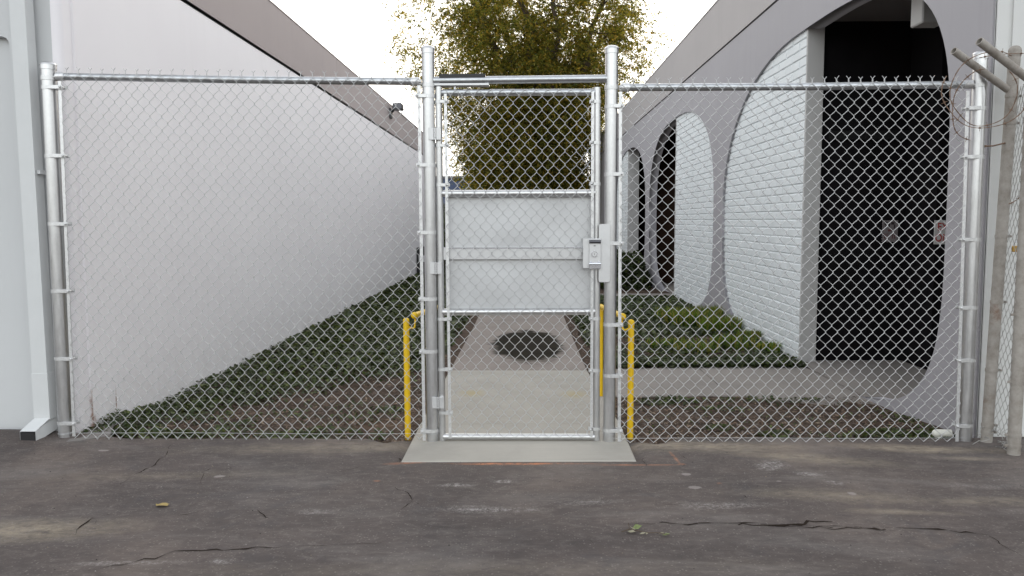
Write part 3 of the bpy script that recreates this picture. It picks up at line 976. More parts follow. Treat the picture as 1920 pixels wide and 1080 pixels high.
# porch floor, ceiling, walls
MB().box((RX + SK + .002, .08, -.35), (6.5, Yj + .05, FZ)).build("porch_floor", M['conc_path'], rb)
MB().box((RX + .02, BAYS[0][0] + 1.2, -.34), (RX + SK + .002, Yj, FZ - .002)).build("porch_sill", M['conc_path'], rb)
MB().box((RX + SK + .001, .08, 3.335), (6.5, 20.5, 3.40)).build("porch_ceiling", M['soffit'], rb)
bw_y = 3.36
MB().box((RX + SK + .03, bw_y, -.3), (4.05, bw_y + .1, 3.334)).build("porch_back_wall", M['shadewall'], rb)
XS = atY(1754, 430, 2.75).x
MB().box((XS, 2.75, -.1), (6.5, 2.85, 3.333)).build("porch_return_wall", M['shadewall'], rb)
MB().box((XS, 2.85, -.1), (XS + .05, bw_y + .1, 3.332)).build("porch_side_wall", M['shadewall'], rb)
MB().box((5.0, .05, -.1), (5.1, 2.75, 3.332)).build("porch_end_wall", M['shadewall'], rb)
MB().box((RX + SK + .002, .035, -.3), (5.1, .075, 3.332)).build("porch_near_wall", M['shadewall'], rb)
pbx = atY(1729, 42, 1.6); 
MB().rbox((pbx.x, 1.6, pbx.z), (pbx.x + .20, 1.8, 3.334), .01).build("soffit_box", M['jamb'], rb)
M['framedark'] = plain("dim_door_frame", (.014, .0135, .014), .6, 0, .1, spec=.2)
MB().box((3.90, bw_y - .03, -.1), (3.98, bw_y - .001, 2.25)).box((3.08, bw_y - .03, 2.16), (3.90, bw_y - .001, 2.25)).build("door_frame", M['framedark'], rb)
# far recesses
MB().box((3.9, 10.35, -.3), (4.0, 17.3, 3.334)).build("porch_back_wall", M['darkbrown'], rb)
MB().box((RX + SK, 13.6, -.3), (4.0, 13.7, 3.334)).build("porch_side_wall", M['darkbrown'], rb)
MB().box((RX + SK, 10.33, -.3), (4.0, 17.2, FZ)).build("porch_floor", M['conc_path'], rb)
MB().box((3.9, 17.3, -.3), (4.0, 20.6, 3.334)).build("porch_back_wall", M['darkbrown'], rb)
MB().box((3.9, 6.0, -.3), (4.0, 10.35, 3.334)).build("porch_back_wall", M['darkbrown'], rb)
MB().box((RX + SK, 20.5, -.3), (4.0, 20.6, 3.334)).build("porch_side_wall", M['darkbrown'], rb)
MB().box((RX + SK, 10.315, -.3), (3.9, 10.325, 3.334)).build("porch_side_wall", M['darkbrown'], rb)
MB().box((3.0, .30, 4.0), (14, END, 4.1)).build("roof", M['soffit'], rb)
MB().box((6.5, .03, -.3), (6.6, END, 4.1)).build("inner_wall", M['shadewall'], rb)

# ------------------------------------------------------------------ signs in the porch
def text_mesh(s, size, mat, parent, loc, name="lettering", sx=1.0):
    cu = bpy.data.curves.new(name, 'FONT'); cu.body = s; cu.size = size; cu.extrude = .0008; cu.align_x = 'LEFT'; cu.offset = size * .012
    o = bpy.data.objects.new(name, cu); COL.objects.link(o)
    bpy.context.view_layer.update()
    dg = bpy.context.evaluated_depsgraph_get()
    me = bpy.data.meshes.new_from_object(o.evaluated_get(dg))
    bpy.data.objects.remove(o, do_unlink=True)
    v = np.empty(len(me.vertices) * 3, dtype=np.float32); me.vertices.foreach_get("co", v); v = v.reshape(-1, 3)
    w = np.stack([v[:, 0] * sx + loc[0], -v[:, 2] + loc[1], v[:, 1] + loc[2]], 1)
    me.vertices.foreach_set("co", w.ravel()); me.materials.clear()
    return obj(name, me, mat, parent)
M['signwhite'] = plain("sign_white", (.62, .60, .58), .5, 0, .03)
M['signred'] = plain("sign_red", (.42, .03, .03), .5, 0, .05)
M['signgrey'] = plain("faded_sign", (.20, .175, .175), .6, 0, .05)
M['signdark'] = plain("faded_sign_print", (.03, .02, .022), .6, 0, .05)
M['signfade'] = plain("faded_red_print", (.12, .04, .04), .6, 0, .05)
sy = 2.74
s0 = atY(1752.5, 413, sy); s1 = atY(1767, 458, sy)
sg = empty("exit_sign", (s0.x, sy, s1.z)); tag(sg, "white sign with red letters half hidden by the right edge of the near arch", "sign")
MB().rbox((s0.x, sy, s1.z), (s0.x + .24, sy + .006, s0.z), .002).build("sign_plate", M['signwhite'], sg)
hh = s0.z - s1.z
text_mesh("EXIT", hh * .45, M['signred'], sg, (s0.x + .028, sy - .001, s1.z + hh * .58), sx=.78)
text_mesh("ONLY", hh * .45, M['signred'], sg, (s0.x + .010, sy - .001, s1.z + hh * .12), sx=.80)
sy = bw_y - .008
s0 = atY(1655, 413, sy); s1 = atY(1683, 454, sy)
sg = empty("faded_sign", (s0.x, sy, s1.z)); tag(sg, "small faded grey sign on the dark back wall of the porch", "sign")
MB().rbox((s0.x, sy, s1.z), (s1.x, sy + .006, s0.z), .002).build("sign_plate", M['signgrey'], sg)
w_ = s1.x - s0.x; h_ = s0.z - s1.z
pm = MB()
for (a, b, c, d) in ((.12, .30, .80, .92), (.20, .26, .62, .80), (.55, .75, .80, .92), (.72, .80, .62, .80), (.38, .48, .70, .86)):
    pm.box((s0.x + a*w_, sy - .001, s1.z + c*h_), (s0.x + b*w_, sy, s1.z + d*h_))
pm.build("lettering", M['signdark'], sg)
pm = MB()
for (a, b) in ((.14, .20), (.28, .33), (.62, .68), (.76, .82)):
    pm.box((s0.x + a*w_, sy - .001, s1.z + .16*h_), (s0.x + b*w_, sy, s1.z + .40*h_))
pm.box((s0.x + .36*w_, sy - .001, s1.z + .50*h_), (s0.x + .64*w_, sy, s1.z + .58*h_))
pm.build("lettering", M['signfade'], sg)

# ------------------------------------------------------------------ fences and gate
FY = -.06           # post and rail axis
MYO = .030          # mesh lies this far in front of the rail axis (towards the lot)
def post_line(top, bot, Y, r, name, mat, parent, n=24, seam=True):
    a = atY(*top, Y); b = atY(*bot, Y)
    return MB().tube([b, a], r, n).build(name, mat, parent), a, b
def lerp_at(a, b, z):
    t = (z - a.z) / (b.z - a.z); return a.lerp(b, t)
def cap(p, r, parent, name="post_cap"):
    m = MB()
    m.tube([p + Vector((0, 0, -.028)), p + Vector((0, 0, .002))], r + .0035, 24, True)
    m.dome(p + Vector((0, 0, .0)), r + .006, .022, 24)
    return m.build(name, M['pipe'], parent)
def band(c, r, x_end, parent, h=.022, yoff=None, name="tension_band"):
    """flat strap round a post that runs out to the tension bar at x_end, with a carriage bolt"""
    m = MB()
    z0, z1 = c.z - h/2, c.z + h/2
    n = 22; R = r + .003
    V = []
    for k in range(n):
        a = 2*math.pi*k/n
        V += [(c.x + R*math.cos(a), c.y + R*math.sin(a), z0), (c.x + R*math.cos(a), c.y + R*math.sin(a), z1)]
    m.add(V, [(2*k, 2*((k+1) % n), 2*((k+1) % n)+1, 2*k+1) for k in range(n)], True)
    s = 1 if x_end > c.x else -1
    xs_ = c.x + s * R * .2
    ty = c.y - R
    m.rbox((xs_, ty - .001, z0), (x_end + s*.012, ty + .003, z1), .001)
    m.rbox((c.x + s*R*.9, c.y - .002 + .004, z0), (x_end + s*.012, c.y + .006, z1), .001)
    m.tube([(x_end, ty - .007, c.z), (x_end, c.y + .012, c.z)], .0045, 8)
    m.ball((x_end, ty - .005, c.z), .008, 8)
    return m.build(name, M['band'], parent)

def wire_mesh(corners, Y, W, H, cols_n, rows_n, parent, top='barb', bottom='knuckle', r=.00215, name="wire", mat=None, phase=0, sides=5, xmap=None):
    """chain link: one mesh object per woven zigzag wire. corners: TL, TR, BL, BR world points on plane Y."""
    TL, TR, BL, BR = [np.array(c) for c in corners]
    mat = mat or M['wire']
    p = 1.0 / cols_n      # one column step in u
    wm = np.linalg.norm(TR - TL)
    du = lambda mm: mm / wm
    hm = abs(TL[2] - BL[2])
    dv = lambda mm: mm / hm
    rr = random.Random(hash(name) % 97 + cols_n)
    def mapuv(u, v, off):
        T = TL + (TR - TL) * u; B = BL + (BR - BL) * u
        q = B + (T - B) * v
        wob = .0035 * noise.noise(Vector((q[0]*2.3, q[2]*2.3, Y))) + .0012 * noise.noise(Vector((q[0]*9, q[2]*9, Y)))
        wy = .006 * noise.noise(Vector((q[0]*1.1, q[2]*1.1, 7)))
        return Vector((q[0] + wob, q[1] + off + wy, q[2] + wob * .7))
    a = r * 1.05
    for i in range(cols_n):
        pts = []
        for k in range(rows_n + 1):
            right = (k + i + phase) % 2 == 1
            c = i + 1 if right else i
            u = c * p + (du(r * .8) if right else -du(r * .8))
            if i == 0 and not right: u = 0.0
            if i == cols_n - 1 and right: u = 1.0
            v = k / rows_n
            e = dv(.0035)
            # going up: towards the right runs in front, towards the left behind
            yin = -a if right else a
            if k > 0: pts.append(mapuv(u, v - e, yin))
            if k < rows_n: pts.append(mapuv(u, v + e, -yin))
            if k == rows_n:
                if top == 'barb' and 0 < c < cols_n:
                    s = 1 if right else -1
                    tl = rr.uniform(.85, 1.1)
                    pts.append(mapuv(c*p + du(.0018)*s, v + dv(.006), yin*.6))
                    pts.append(mapuv(c*p - du(.0018)*s, v + dv(.013), -yin))
                    pts.append(mapuv(c*p + du(.0018)*s, v + dv(.020*tl), yin))
                    pts.append(mapuv(c*p + du(.0125)*s*tl, v + dv(.033*tl), yin))
            if k == 0:
                s = 1 if right else -1
                if bottom == 'barb' and 0 < c < cols_n:
                    pts.insert(0, mapuv(c*p + du(.002)*s, v - dv(.004), -yin*.5))
                    pts.insert(0, mapuv(c*p - du(.010)*s, v + dv(.012), yin*1.6))
                    pts.insert(0, mapuv(c*p - du(.013)*s, v + dv(.020), yin*1.6))
        m = MB().tube(pts, r, sides, False)
        me = pmesh(name, m.v, m.f, [mat])
        me.polygons.foreach_set("use_smooth", [True]*len(m.f))
        o = bpy.data.objects.new(name, me); COL.objects.link(o)
        o.parent = parent; o.matrix_parent_inverse = Matrix.Translation(parent.location).inverted()

def rail(pa, pb, r, name, mat, parent, n=16):
    return MB().tube([pa, pb], r, n).build(name, mat, parent)
def cup(p, s, r, parent):
    m = MB().tube([p, p + Vector((s*.05, 0, 0))], r + .004, 16)
    m.rbox((p.x - s*.012, p.y - .011, p.z - .02), (p.x + s*.004, p.y + .011, p.z + .012), .003)
    m.ball((p.x - s*.004, p.y - .016, p.z - .004), .008, 8)
    return m.build("rail_end_cup", M['band'], parent)
def ties(p0, p1, n, parent, r=.026):
    m = MB()
    for i in range(n):
        t = (i + .5) / n
        c = p0.lerp(p1, t)
        pts = [(c.x + .002*k, c.y + math.cos(a)*r*.9, c.z + math.sin(a)*r*.9) for k, a in enumerate(np.linspace(-2.6, 2.4, 9))]
        m.tube(pts, .0013, 4, False)
        x, y, z = pts[-1]
        m.tube([(x, y - .004, z), (x + .015, y - .012, z - .014)], .0013, 4, False)
    o = m.build("tie_wires", M['wire'], parent); o["kind"] = "stuff"
    return o

# gate posts with the header pipe: one welded frame
gf = empty("gate_frame", tuple(atY(978, 836, FY)))
tag(gf, "galvanised gate portal of two capped posts and a header pipe", "gate frame")
_, gLt, gLb = post_line((802.5, 92), (811.5, 836), FY, .0375, "post", M['pipe'], gf)
_, gRt, gRb = post_line((1147, 92), (1142, 838), FY, .0375, "post", M['pipe'], gf)
cap(gLt, .0375, gf); cap(gRt, .0375, gf)
hb0 = atY(813, 151.5, FY); hb1 = atY(1139, 147.5, FY)
rail(hb0 + Vector((.0, 0, 0)), hb1, .0235, "header_pipe", M['pipe_h'], gf)
for (pt, pb, yy) in ((gLt, gLb, (159,)), (gRt, gRb, (166,))):
    for y_ in yy:
        z = atY(980, y_, FY).z; c = lerp_at(pb, pt, z)
        MB().tube([c - Vector((0, 0, .011)), c + Vector((0, 0, .011))], .041, 24).build("collar", M['band'], gf)
# door closer on the header
dc = MB()
a = atY(823, 139.2, FY - .02); b = atY(910, 142, FY - .02)
dc.rbox((a.x, FY - .02, a.z - .06), (b.x, FY + .075, a.z + .002), .004)
dco = dc.build("closer_body", M['black'], gf)
a = atY(814, 156.5, FY - .01); b = atY(917, 160.5, FY - .01)
MB().rbox((a.x, FY - .022, b.z), (b.x, FY + .05, a.z), .002).build("closer_arm", M['plate'], gf)
a = atY(853, 160, FY); b = atY(853, 168, FY)
MB().tube([b, a], .008, 10).build("closer_pivot", M['band'], gf)

# left fence panel
lf = empty("chain_link_fence", tuple(atY(450, 826, FY)))
tag(lf, "chain link fence panel in front of the long white wall, left of the gate", "fence", "chain link panels either side of the gate")
_, olt, olb = post_line((90.5, 122), (124, 826), FY - .0, .042, "post", M['pipe'], lf)
cap(olt, .042, lf)
ra = atY(108, 143.5, FY); rb_ = atY(786, 153, FY)
rmid = ra.lerp(rb_, .5) + Vector((0, 0, -.004))
MB().tube([ra, ra.lerp(rb_, .25) + Vector((0, 0, -.002)), rmid, ra.lerp(rb_, .75) + Vector((0, 0, -.002)), rb_], .0222, 16).build("top_rail", M['pipe_h'], lf)
cup(ra + Vector((-.004, 0, 0)), 1, .0222, lf); cup(rb_ + Vector((.004, 0, 0)), -1, .0222, lf)
MYL = FY - MYO
TLw = atY(114, 137, MYL); TRw = atY(785, 146, MYL); BLw = atY(140, 823, MYL); BRw = atY(797, 824, MYL)
wire_mesh((TLw, TRw, BLw, BRw), MYL, .0715, .083, 61, 53, lf, 'barb', 'barb', phase=0, r=.0019)
tb0, tb1 = atY(112, 152, MYL + .004), atY(139, 818, MYL + .004)
def tbar(pa, pb, parent, w=.019):
    m = MB()
    V = []
    for p in (pa, pb):
        V += [(p.x - w/2, p.y - .0025, p.z), (p.x + w/2, p.y - .0025, p.z), (p.x + w/2, p.y + .0025, p.z), (p.x - w/2, p.y + .0025, p.z)]
    m.add(V, [(0,1,2,3),(7,6,5,4),(0,4,5,1),(1,5,6,2),(2,6,7,3),(3,7,4,0)])
    return m.build("tension_bar", M['band'], parent)
tbar(tb0, tb1, lf)
tb2, tb3 = atY(785.5, 160, MYL + .004), atY(795.5, 826, MYL + .004)
tbar(tb2, tb3, lf)
for y_ in (165, 293, 420, 545, 671, 791):
    z = atY(100, y_, FY).z; c = lerp_at(olb, olt, z)
    band(c, .042, lerp_at(tb1, tb0, z).x + .012, lf)
for y_ in (181, 310, 436, 560, 658, 806):
    z = atY(800, y_, FY).z; c = lerp_at(gLb, gLt, z)
    band(c, .0375, lerp_at(tb3, tb2, z).x - .010, lf)
z = atY(95, 147, FY).z; c = lerp_at(olb, olt, z)
MB().tube([c - Vector((0,0,.013)), c + Vector((0,0,.013))], .0455, 24).build("rail_band", M['band'], lf)
# tension wire along the bottom, twisted on round the posts
w0, w1 = atY(112, 812, MYL - .002), atY(812, 813, MYL - .002)
MB().tube([w0, w0.lerp(w1, .35) + Vector((0, 0, .003)), w0.lerp(w1, .7) + Vector((0, 0, -.003)), w1], .0013, 5).build("tension_wire", M['wire'], lf)
for (pb_, pt_, r_) in ((olb, olt, .042), (gLb, gLt, .0375), (gRb, gRt, .0375)):
    z = atY(800, 813, FY).z; c = lerp_at(pb_, pt_, z)
    MB().tube([(c.x + (r_+.002)*math.cos(a), c.y + (r_+.002)*math.sin(a), c.z + .004*a/6.28) for a in np.linspace(0, 12.4, 40)], .0015, 5).build("wire_wrap", M['wire'], lf if pb_ is not gRb else gf)
ties(ra, rb_, 9, lf)

# right fence panel
rf = empty("chain_link_fence", tuple(atY(1500, 830, FY)))
tag(rf, "chain link fence panel in front of the arches, right of the gate", "fence", "chain link panels either side of the gate")
_, ort, orb = post_line((1839, 102), (1808, 832), FY, .040, "post", M['pipe'], rf)
cap(ort, .040, rf)
ra2 = atY(1164, 164, FY); rb2 = atY(1822, 158.5, FY)
MB().tube([ra2, ra2.lerp(rb2, .5) + Vector((0, 0, -.004)), rb2], .0222, 16).build("top_rail", M['pipe_h'], rf)
cup(ra2, 1, .0222, rf); cup(rb2, -1, .0222, rf)
TLw = atY(1166, 157, MYL); TRw = atY(1816, 152, MYL); BLw = atY(1160, 831, MYL); BRw = atY(1798, 829, MYL)
wire_mesh((TLw, TRw, BLw, BRw), MYL, .0725, .081, 58, 54, rf, 'barb', 'v', phase=0, r=.0020)
tb0, tb1 = atY(1163.5, 172, MYL + .004), atY(1161, 838, MYL + .004); tbar(tb0, tb1, rf)
tb2, tb3 = atY(1815, 170, MYL + .004), atY(1794, 828, MYL + .004); tbar(tb2, tb3, rf)
for y_ in (200, 327, 456, 608, 703, 805):
    z = atY(1150, y_, FY).z; c = lerp_at(gRb, gRt, z)
    band(c, .0375, lerp_at(tb1, tb0, z).x + .008, rf)
for y_ in (204, 295, 449, 576, 674, 796):
    z = atY(1820, y_, FY).z; c = lerp_at(orb, ort, z)
    band(c, .040, lerp_at(tb3, tb2, z).x - .008, rf)
z = atY(1836, 160, FY).z; c = lerp_at(orb, ort, z)
MB().tube([c - Vector((0,0,.013)), c + Vector((0,0,.013))], .0435, 24).build("rail_band", M['band'], rf)
w0, w1 = atY(1140, 822, MYL - .002), atY(1815, 821, MYL - .002)
MB().tube([w0, w0.lerp(w1, .35) + Vector((0, 0, .003)), w0.lerp(w1, .7) + Vector((0, 0, -.003)), w1], .0013, 5).build("tension_wire", M['wire'], rf)
ties(ra2, rb2, 9, rf)

# the gate leaf
gt = empty("pedestrian_gate", tuple(atY(975, 824, FY)))
tag(gt, "closed chain link pedestrian gate with a grey metal shield panel and lock box", "gate")
gl0, gl1 = atY(822.5, 163, FY), atY(829.5, 825, FY)
gr0, gr1 = atY(1119.5, 164, FY), atY(1118, 825, FY)
RG = .0205
for (p, q) in ((gl0, gl1), (gr0, gr1)):
    MB().tube([q, p], RG, 18).build("stile", M['gatepipe'], gt)
def gr_rail(y0, y1, r, ends=True, x0=833, x1=1112, name="gate_rail"):
    a = atY(x0, y0, FY - .003); b = atY(x1, y1, FY - .003)
    m = MB().tube([a, b], r, 16)
    if ends: m.ball(a, r, 12); m.ball(b, r, 12)
    return m.build(name, M['pipe_h'] if name != 'gate_rail' else M['gatepipe'], gt)
gr_rail(174, 173, .0205, name="top_rail")
gr_rail(363, 362, .0215); gr_rail(585, 584, .0215); gr_rail(818.5, 819, .0200)
GS = FY + .028
a = atY(834, 366, GS); b = atY(1110, 584, GS)
# sheet panel with gentle buckling, real folded thickness
nx_, nz_ = 44, 34
V = []; 
for side in (0, 1):
    for j in range(nz_):
        for i in range(nx_):
            u, v = i/(nx_-1), j/(nz_-1)
            d = .011 * noise.noise(Vector((u*3.2, v*2.6, 5))) * math.sin(math.pi*u) * math.sin(math.pi*v) ** .5
            V.append((a.x + (b.x - a.x)*u, GS + d + side*.0016, b.z + (a.z - b.z)*v))
F = []
for j in range(nz_-1):
    for i in range(nx_-1):
        k = j*nx_+i; F.append((k, k+1, k+nx_+1, k+nx_)); k += nx_*nz_; F.append((k, k+nx_, k+nx_+1, k+1))
me = pmesh("shield_panel", V, F, [M['sheet']]); me.polygons.foreach_set("use_smooth", [True]*len(F))
obj("shield_panel", me, None, gt)
pb0 = atY(829, 464, FY + .014); pb1 = atY(1096, 486, FY + .014)
PBY = FY + .013
MB().rbox((pb0.x, PBY - .012, pb1.z), (pb1.x, PBY + .012, pb0.z), .003).build("push_bar", M['plate'], gt)
pt0 = atY(836, 463.5, PBY - .014)
MB().rbox((pb0.x + .02, PBY - .016, pb0.z - .008), (pb1.x, PBY - .0125, pb0.z - .001), .001).build("push_bar_lip", M['shiny'], gt)
MB().rbox((pb0.x - .008, PBY - .018, pb1.z - .002), (pb0.x + .028, PBY - .013, pb0.z + .002), .002).build("bar_bracket", M['plate'], gt)
GMY = FY - .026
TLw = atY(834, 167, GMY); TRw = atY(1113, 166, GMY); BLw = atY(842, 822, GMY); BRw = atY(1111, 822, GMY)
wire_mesh((TLw, TRw, BLw, BRw), GMY, .0715, .083, 26, 52, gt, 'knuckle', 'knuckle', phase=0, r=.0019)
tb0, tb1 = atY(835, 176, GMY + .004), atY(844, 822, GMY + .004); tbar(tb0, tb1, gt, .017)
tb2, tb3 = atY(1111.5, 172, GMY + .004), atY(1109, 818, GMY + .004); tbar(tb2, tb3, gt, .017)
for y_ in (191, 273, 347, 598, 692, 773):
    z = atY(825, y_, FY).z; c = lerp_at(gl1, gl0, z); band(c, RG, lerp_at(tb1, tb0, z).x + .006, gt, .019)
for y_ in (191, 268, 345, 597, 694, 803):
    z = atY(1119, y_, FY).z; c = lerp_at(gr1, gr0, z); band(c, RG, lerp_at(tb3, tb2, z).x - .006, gt, .019)
# hinges: two leaves and a knuckle
for (x_, y_) in ((815.5, 251), (817.5, 503), (821.5, 755)):
    c = atY(x_, y_, FY - .040)
    m = MB()
    m.rbox((c.x - .038, c.y - .003, c.z - .036), (c.x - .007, c.y + .004, c.z + .036), .002)
    m.rbox((c.x + .007, c.y - .003, c.z - .036), (c.x + .036, c.y + .020, c.z + .036), .002)
    for k in range(5):
        z = c.z - .036 + k * .0145
        m.tube([(c.x, c.y - .001, z + .001), (c.x, c.y - .001, z + .0135)], .0072, 10)
    m.build("hinge", M['plate'], gt)
# lock: keeper plate, box, slot lever, key cylinder, clamp
KY = FY - .050
a = atY(1123, 420, KY); b = atY(1143.5, 529, KY)
def round_plate(x0, x1, z0, z1, y0, y1, r, name, mat, parent):
    P = []
    for (cx, cz, a0) in ((x1-r, z1-r, 0), (x0+r, z1-r, 90), (x0+r, z0+r, 180), (x1-r, z0+r, 270)):
        for k in range(5):
            a_ = math.radians(a0 + k*22.5); P.append((cx + r*math.cos(a_), cz + r*math.sin(a_)))
    n = len(P)
    V = [(p[0], y0, p[1]) for p in P] + [(p[0], y1, p[1]) for p in P]
    F = [tuple(range(n)), tuple(reversed(range(n, 2*n)))] + [(i+n, (i+1) % n + n, (i+1) % n, i) for i in range(n)]
    return MB().add(V, F).build(name, mat, parent)
round_plate(a.x, b.x, b.z, a.z, KY, KY + .005, .012, "keeper_plate", M['plate'], gt)
LY = FY - .058
a = atY(1093, 447, LY); b = atY(1127, 503, LY)
MB().rbox((a.x, LY, b.z), (b.x, LY + .008, a.z), .002).build("lock_plate", M['plate'], gt)
a2 = atY(1104.5, 446, LY - .01)
MB().rbox((a2.x, LY - .010, b.z + .03), (b.x - .001, LY - .0005, a.z - .004), .003).build("lock_box", M['plate'], gt)
c0 = atY(1105, 450, LY - .02); c1 = atY(1126.5, 456.5, LY - .02)
MB().tube([(c0.x, LY - .014, (c0.z + c1.z)/2), (c1.x, LY - .014, (c0.z + c1.z)/2)], .0105, 14).build("latch_guard", M['darksteel'], gt)
c = atY(1114.5, 476.5, LY - .012)
m = MB().tube([(c.x, LY - .002, c.z), (c.x, LY - .016, c.z)], .0185, 24)
m.build("key_cylinder", M['shiny'], gt)
m = MB().tube([(c.x, LY - .0155, c.z), (c.x, LY - .018, c.z)], .013, 20); m.build("cylinder_plug", M['plate'], gt)
MB().rbox((c.x - .0012, LY - .0187, c.z - .006), (c.x + .0012, LY - .0179, c.z + .006), .0003).build("keyhole", M['black'], gt)
c2 = atY(1115, 461, LY - .011)
MB().rbox((c2.x - .006, LY - .0115, c2.z - .002), (c2.x + .006, LY - .010, c2.z + .002), .0005).build("slot", M['black'], gt)
c0 = atY(1104.5, 492, LY - .016); c1 = atY(1126.5, 504, LY - .016)
m = MB().rbox((c0.x, LY - .018, c1.z), (c1.x, LY - .010, c0.z - .008), .003)
m.tube([(c0.x, LY - .016, c0.z - .009), (c1.x, LY - .016, c0.z - .009)], .007, 10)
m.ball((c0.x + .012, LY - .012, c0.z + .002), .005, 8); m.ball((c1.x - .012, LY - .012, c0.z + .002), .005, 8)
m.build("lower_clamp", M['shiny'], gt)
# loose tie wire under the top rail
a = atY(860, 180, GMY - .01)
MB().tube([a + Vector((-.005, 0, .02)), a, a + Vector((.02, 0, -.012)), a + Vector((.05, -.002, .0)), a + Vector((.075, 0, .004)), a + Vector((.093, 0, -.006)), a + Vector((.10, 0, .02))], .0013, 5).build("tie_wire", M['wire'], gt)

# ------------------------------------------------------------------ yellow handrails of the ramp
def handrail(px_post, px_ball, px_far, px_farbase, side, label):
    Yp = .12
    top = atY(*px_post, Yp)
    zb = -.10
    r = .0195
    h = empty("yellow_handrail", (top.x, Yp, soil_z(top.x, Yp)))
    tag(h, label, "handrail", "yellow ramp handrails")
    MB().tube([(top.x, Yp, zb), (top.x, Yp, top.z - .012)], r, 16).build("rail_post", M['yellow'], h)
    MB().tube([(top.x, Yp, top.z - .03), (top.x, Yp, top.z - .012)], r + .0015, 16).dome((top.x, Yp, top.z - .012), r + .0015, .016, 16).build("post_cap", M['yellow'], h)
    bl = atY(*px_ball, Yp + .03)
    fr = atY(*px_far, 1.42)
    ps = [bl, bl.lerp(fr, .5), fr]
    m = MB().tube(ps, .0185, 14); m.ball(bl, .0225, 12); m.ball(fr, .02, 10)
    m.build("hand_rail", M['yellow'], h)
    # bent rod bracket from the post to the underside of the rail
    s = side
    MB().tube([(top.x + s*r*.8, Yp, top.z - .055), (top.x + s*.038, Yp + .002, top.z - .064), (top.x + s*.052, Yp + .008, top.z - .058), (bl.x + s*.004, bl.y + .01, bl.z - .03), (bl.x, bl.y + .012, bl.z - .015)], .0062, 8).build("bracket", M['yellow'], h)
    fb = Vector((fr.x, 1.42, -.14))
    MB().tube([fb, fr - Vector((0, 0, .03))], .0185, 14).build("rail_post", M['yellow'], h)
    MB().tube([(fr.x, 1.42, fr.z - .05), (fr.x, 1.42, fr.z)], .010, 8).build("bracket", M['yellow'], h)
handrail((761.5, 597), (777, 591.5), (826, 575), None, 1, "yellow ramp handrail with its bare post left of the gate")
handrail((1183.5, 600), (1167.5, 593.5), (1127, 574.5), None, -1, "yellow ramp handrail with its bare post right of the gate")

# ------------------------------------------------------------------ old fence remains on the right
of = empty("old_fence", tuple(atY(1849, 835, -.09)))
tag(of, "weathered fence posts with slanted barbed wire arms and rusty bands beside the right wall", "fence")
YA = -.10
pA0 = atY(1849, 834, YA); pA1 = atY(1903, 95, YA)
MB().tube([pA0, pA1], .0320, 18).build("post", M['oldpipe'], of)
MB().tube([pA1 - Vector((.001, 0, .03)), pA1], .035, 18).dome(pA1, .035, .03, 18).build("post_cap", M['oldpipe'], of)
YB = -.34
pB0 = atY(1900, 858, YB); pB1 = atY(1937, 150, YB)
MB().tube([pB0, pB1], .0350, 18).build("post", M['oldpipe'], of)
def arm(p_lo, p_hi, Ylo, Yhi, r):
    a = atY(*p_lo, Ylo); b = atY(*p_hi, Yhi)
    m = MB().tube([a, b], r, 16, False)
    d = (b - a).normalized()
    m.tube([b, a], r * .80, 16, False)          # inner wall of the open pipe
    n = d.orthogonal().normalized(); t = d.cross(n)
    V = []; F = []
    for k in range(16):
        an = 2*math.pi*k/16; q = n*math.cos(an) + t*math.sin(an)
        V += [b + q*r, b + q*r*.8]
    F = [(2*k, 2*((k+1) % 16), 2*((k+1) % 16)+1, 2*k+1) for k in range(16)]
    m.add(V, F)
    m.ball(a, r*1.0, 12)
    m.ball(a.lerp(b, .3), r*.78, 10)
    return m.build("barb_arm", M['oldpipe'], of)
arm((1888, 167), (1788, 95), YA, YA - .12, .0215)
arm((1928, 148), (1836, 77), YB, YB - .10, .0225)
for (x_, y_) in ((1893, 180), (1886, 231), (1877, 443), (1866, 566), (1855, 694), (1851, 797), (1849, 810)):
    zc = atY(x_, y_, YA).z; c = lerp_at(pA0, pA1, zc)
    m = MB().tube([c - Vector((0,0,.009)), c + Vector((0,0,.009))], .0350, 18)
    m.rbox((c.x + .028, c.y - .004, c.z - .008), (c.x + .052, c.y + .003, c.z + .008), .001)
    m.ball((c.x + .05, c.y - .008, c.z), .008, 8)
    m.build("rusty_band", M['oldpipe'], of)
for (x_, y_) in ((1916, 590), (1909, 716), (1901, 815), (1899, 835)):
    zc = atY(x_, y_, YB).z; c = lerp_at(pB0, pB1, zc)
    m = MB().tube([c - Vector((0,0,.008)), c + Vector((0,0,.008))], .0380, 18)
    m.rbox((c.x - .056, c.y - .004, c.z - .007), (c.x - .03, c.y + .003, c.z + .007), .001)
    m.build("rusty_band", M['oldpipe'], of)
# old mesh between the two posts
def P3(p0, p1, z): return lerp_at(p0, p1, z)
zt_, zb_ = P3(pA0, pA1, 2.12), P3(pA0, pA1, .06)
q1, q0 = P3(pB0, pB1, 2.12), P3(pB0, pB1, .06)
off = Vector((.036, 0, 0))
wire_mesh((zt_ + off, q1 - off, zb_ + off, q0 - off), -.2, .07, .08, 6, 50, of, 'knuckle', 'v', r=.0018, mat=M['oldwire'])
# a few tangled wire ends at the bottom
m = MB(); rr_ = random.Random(5)
c = atY(1872, 828, -.2)
for k in range(14):
    p = c + Vector((rr_.uniform(-.09, .09), rr_.uniform(-.12, .12), rr_.uniform(-.02, .06)))
    pts = [p]
    for j in range(4):
        p = p + Vector((rr_.uniform(-.03, .03), rr_.uniform(-.02, .02), rr_.uniform(-.03, .02))); p.z = max(p.z, .012); pts.append(p)
    m.tube(pts, .0022, 5)
o = m.build("wire_tangle", M['oldwire'], of); o["kind"] = "stuff"
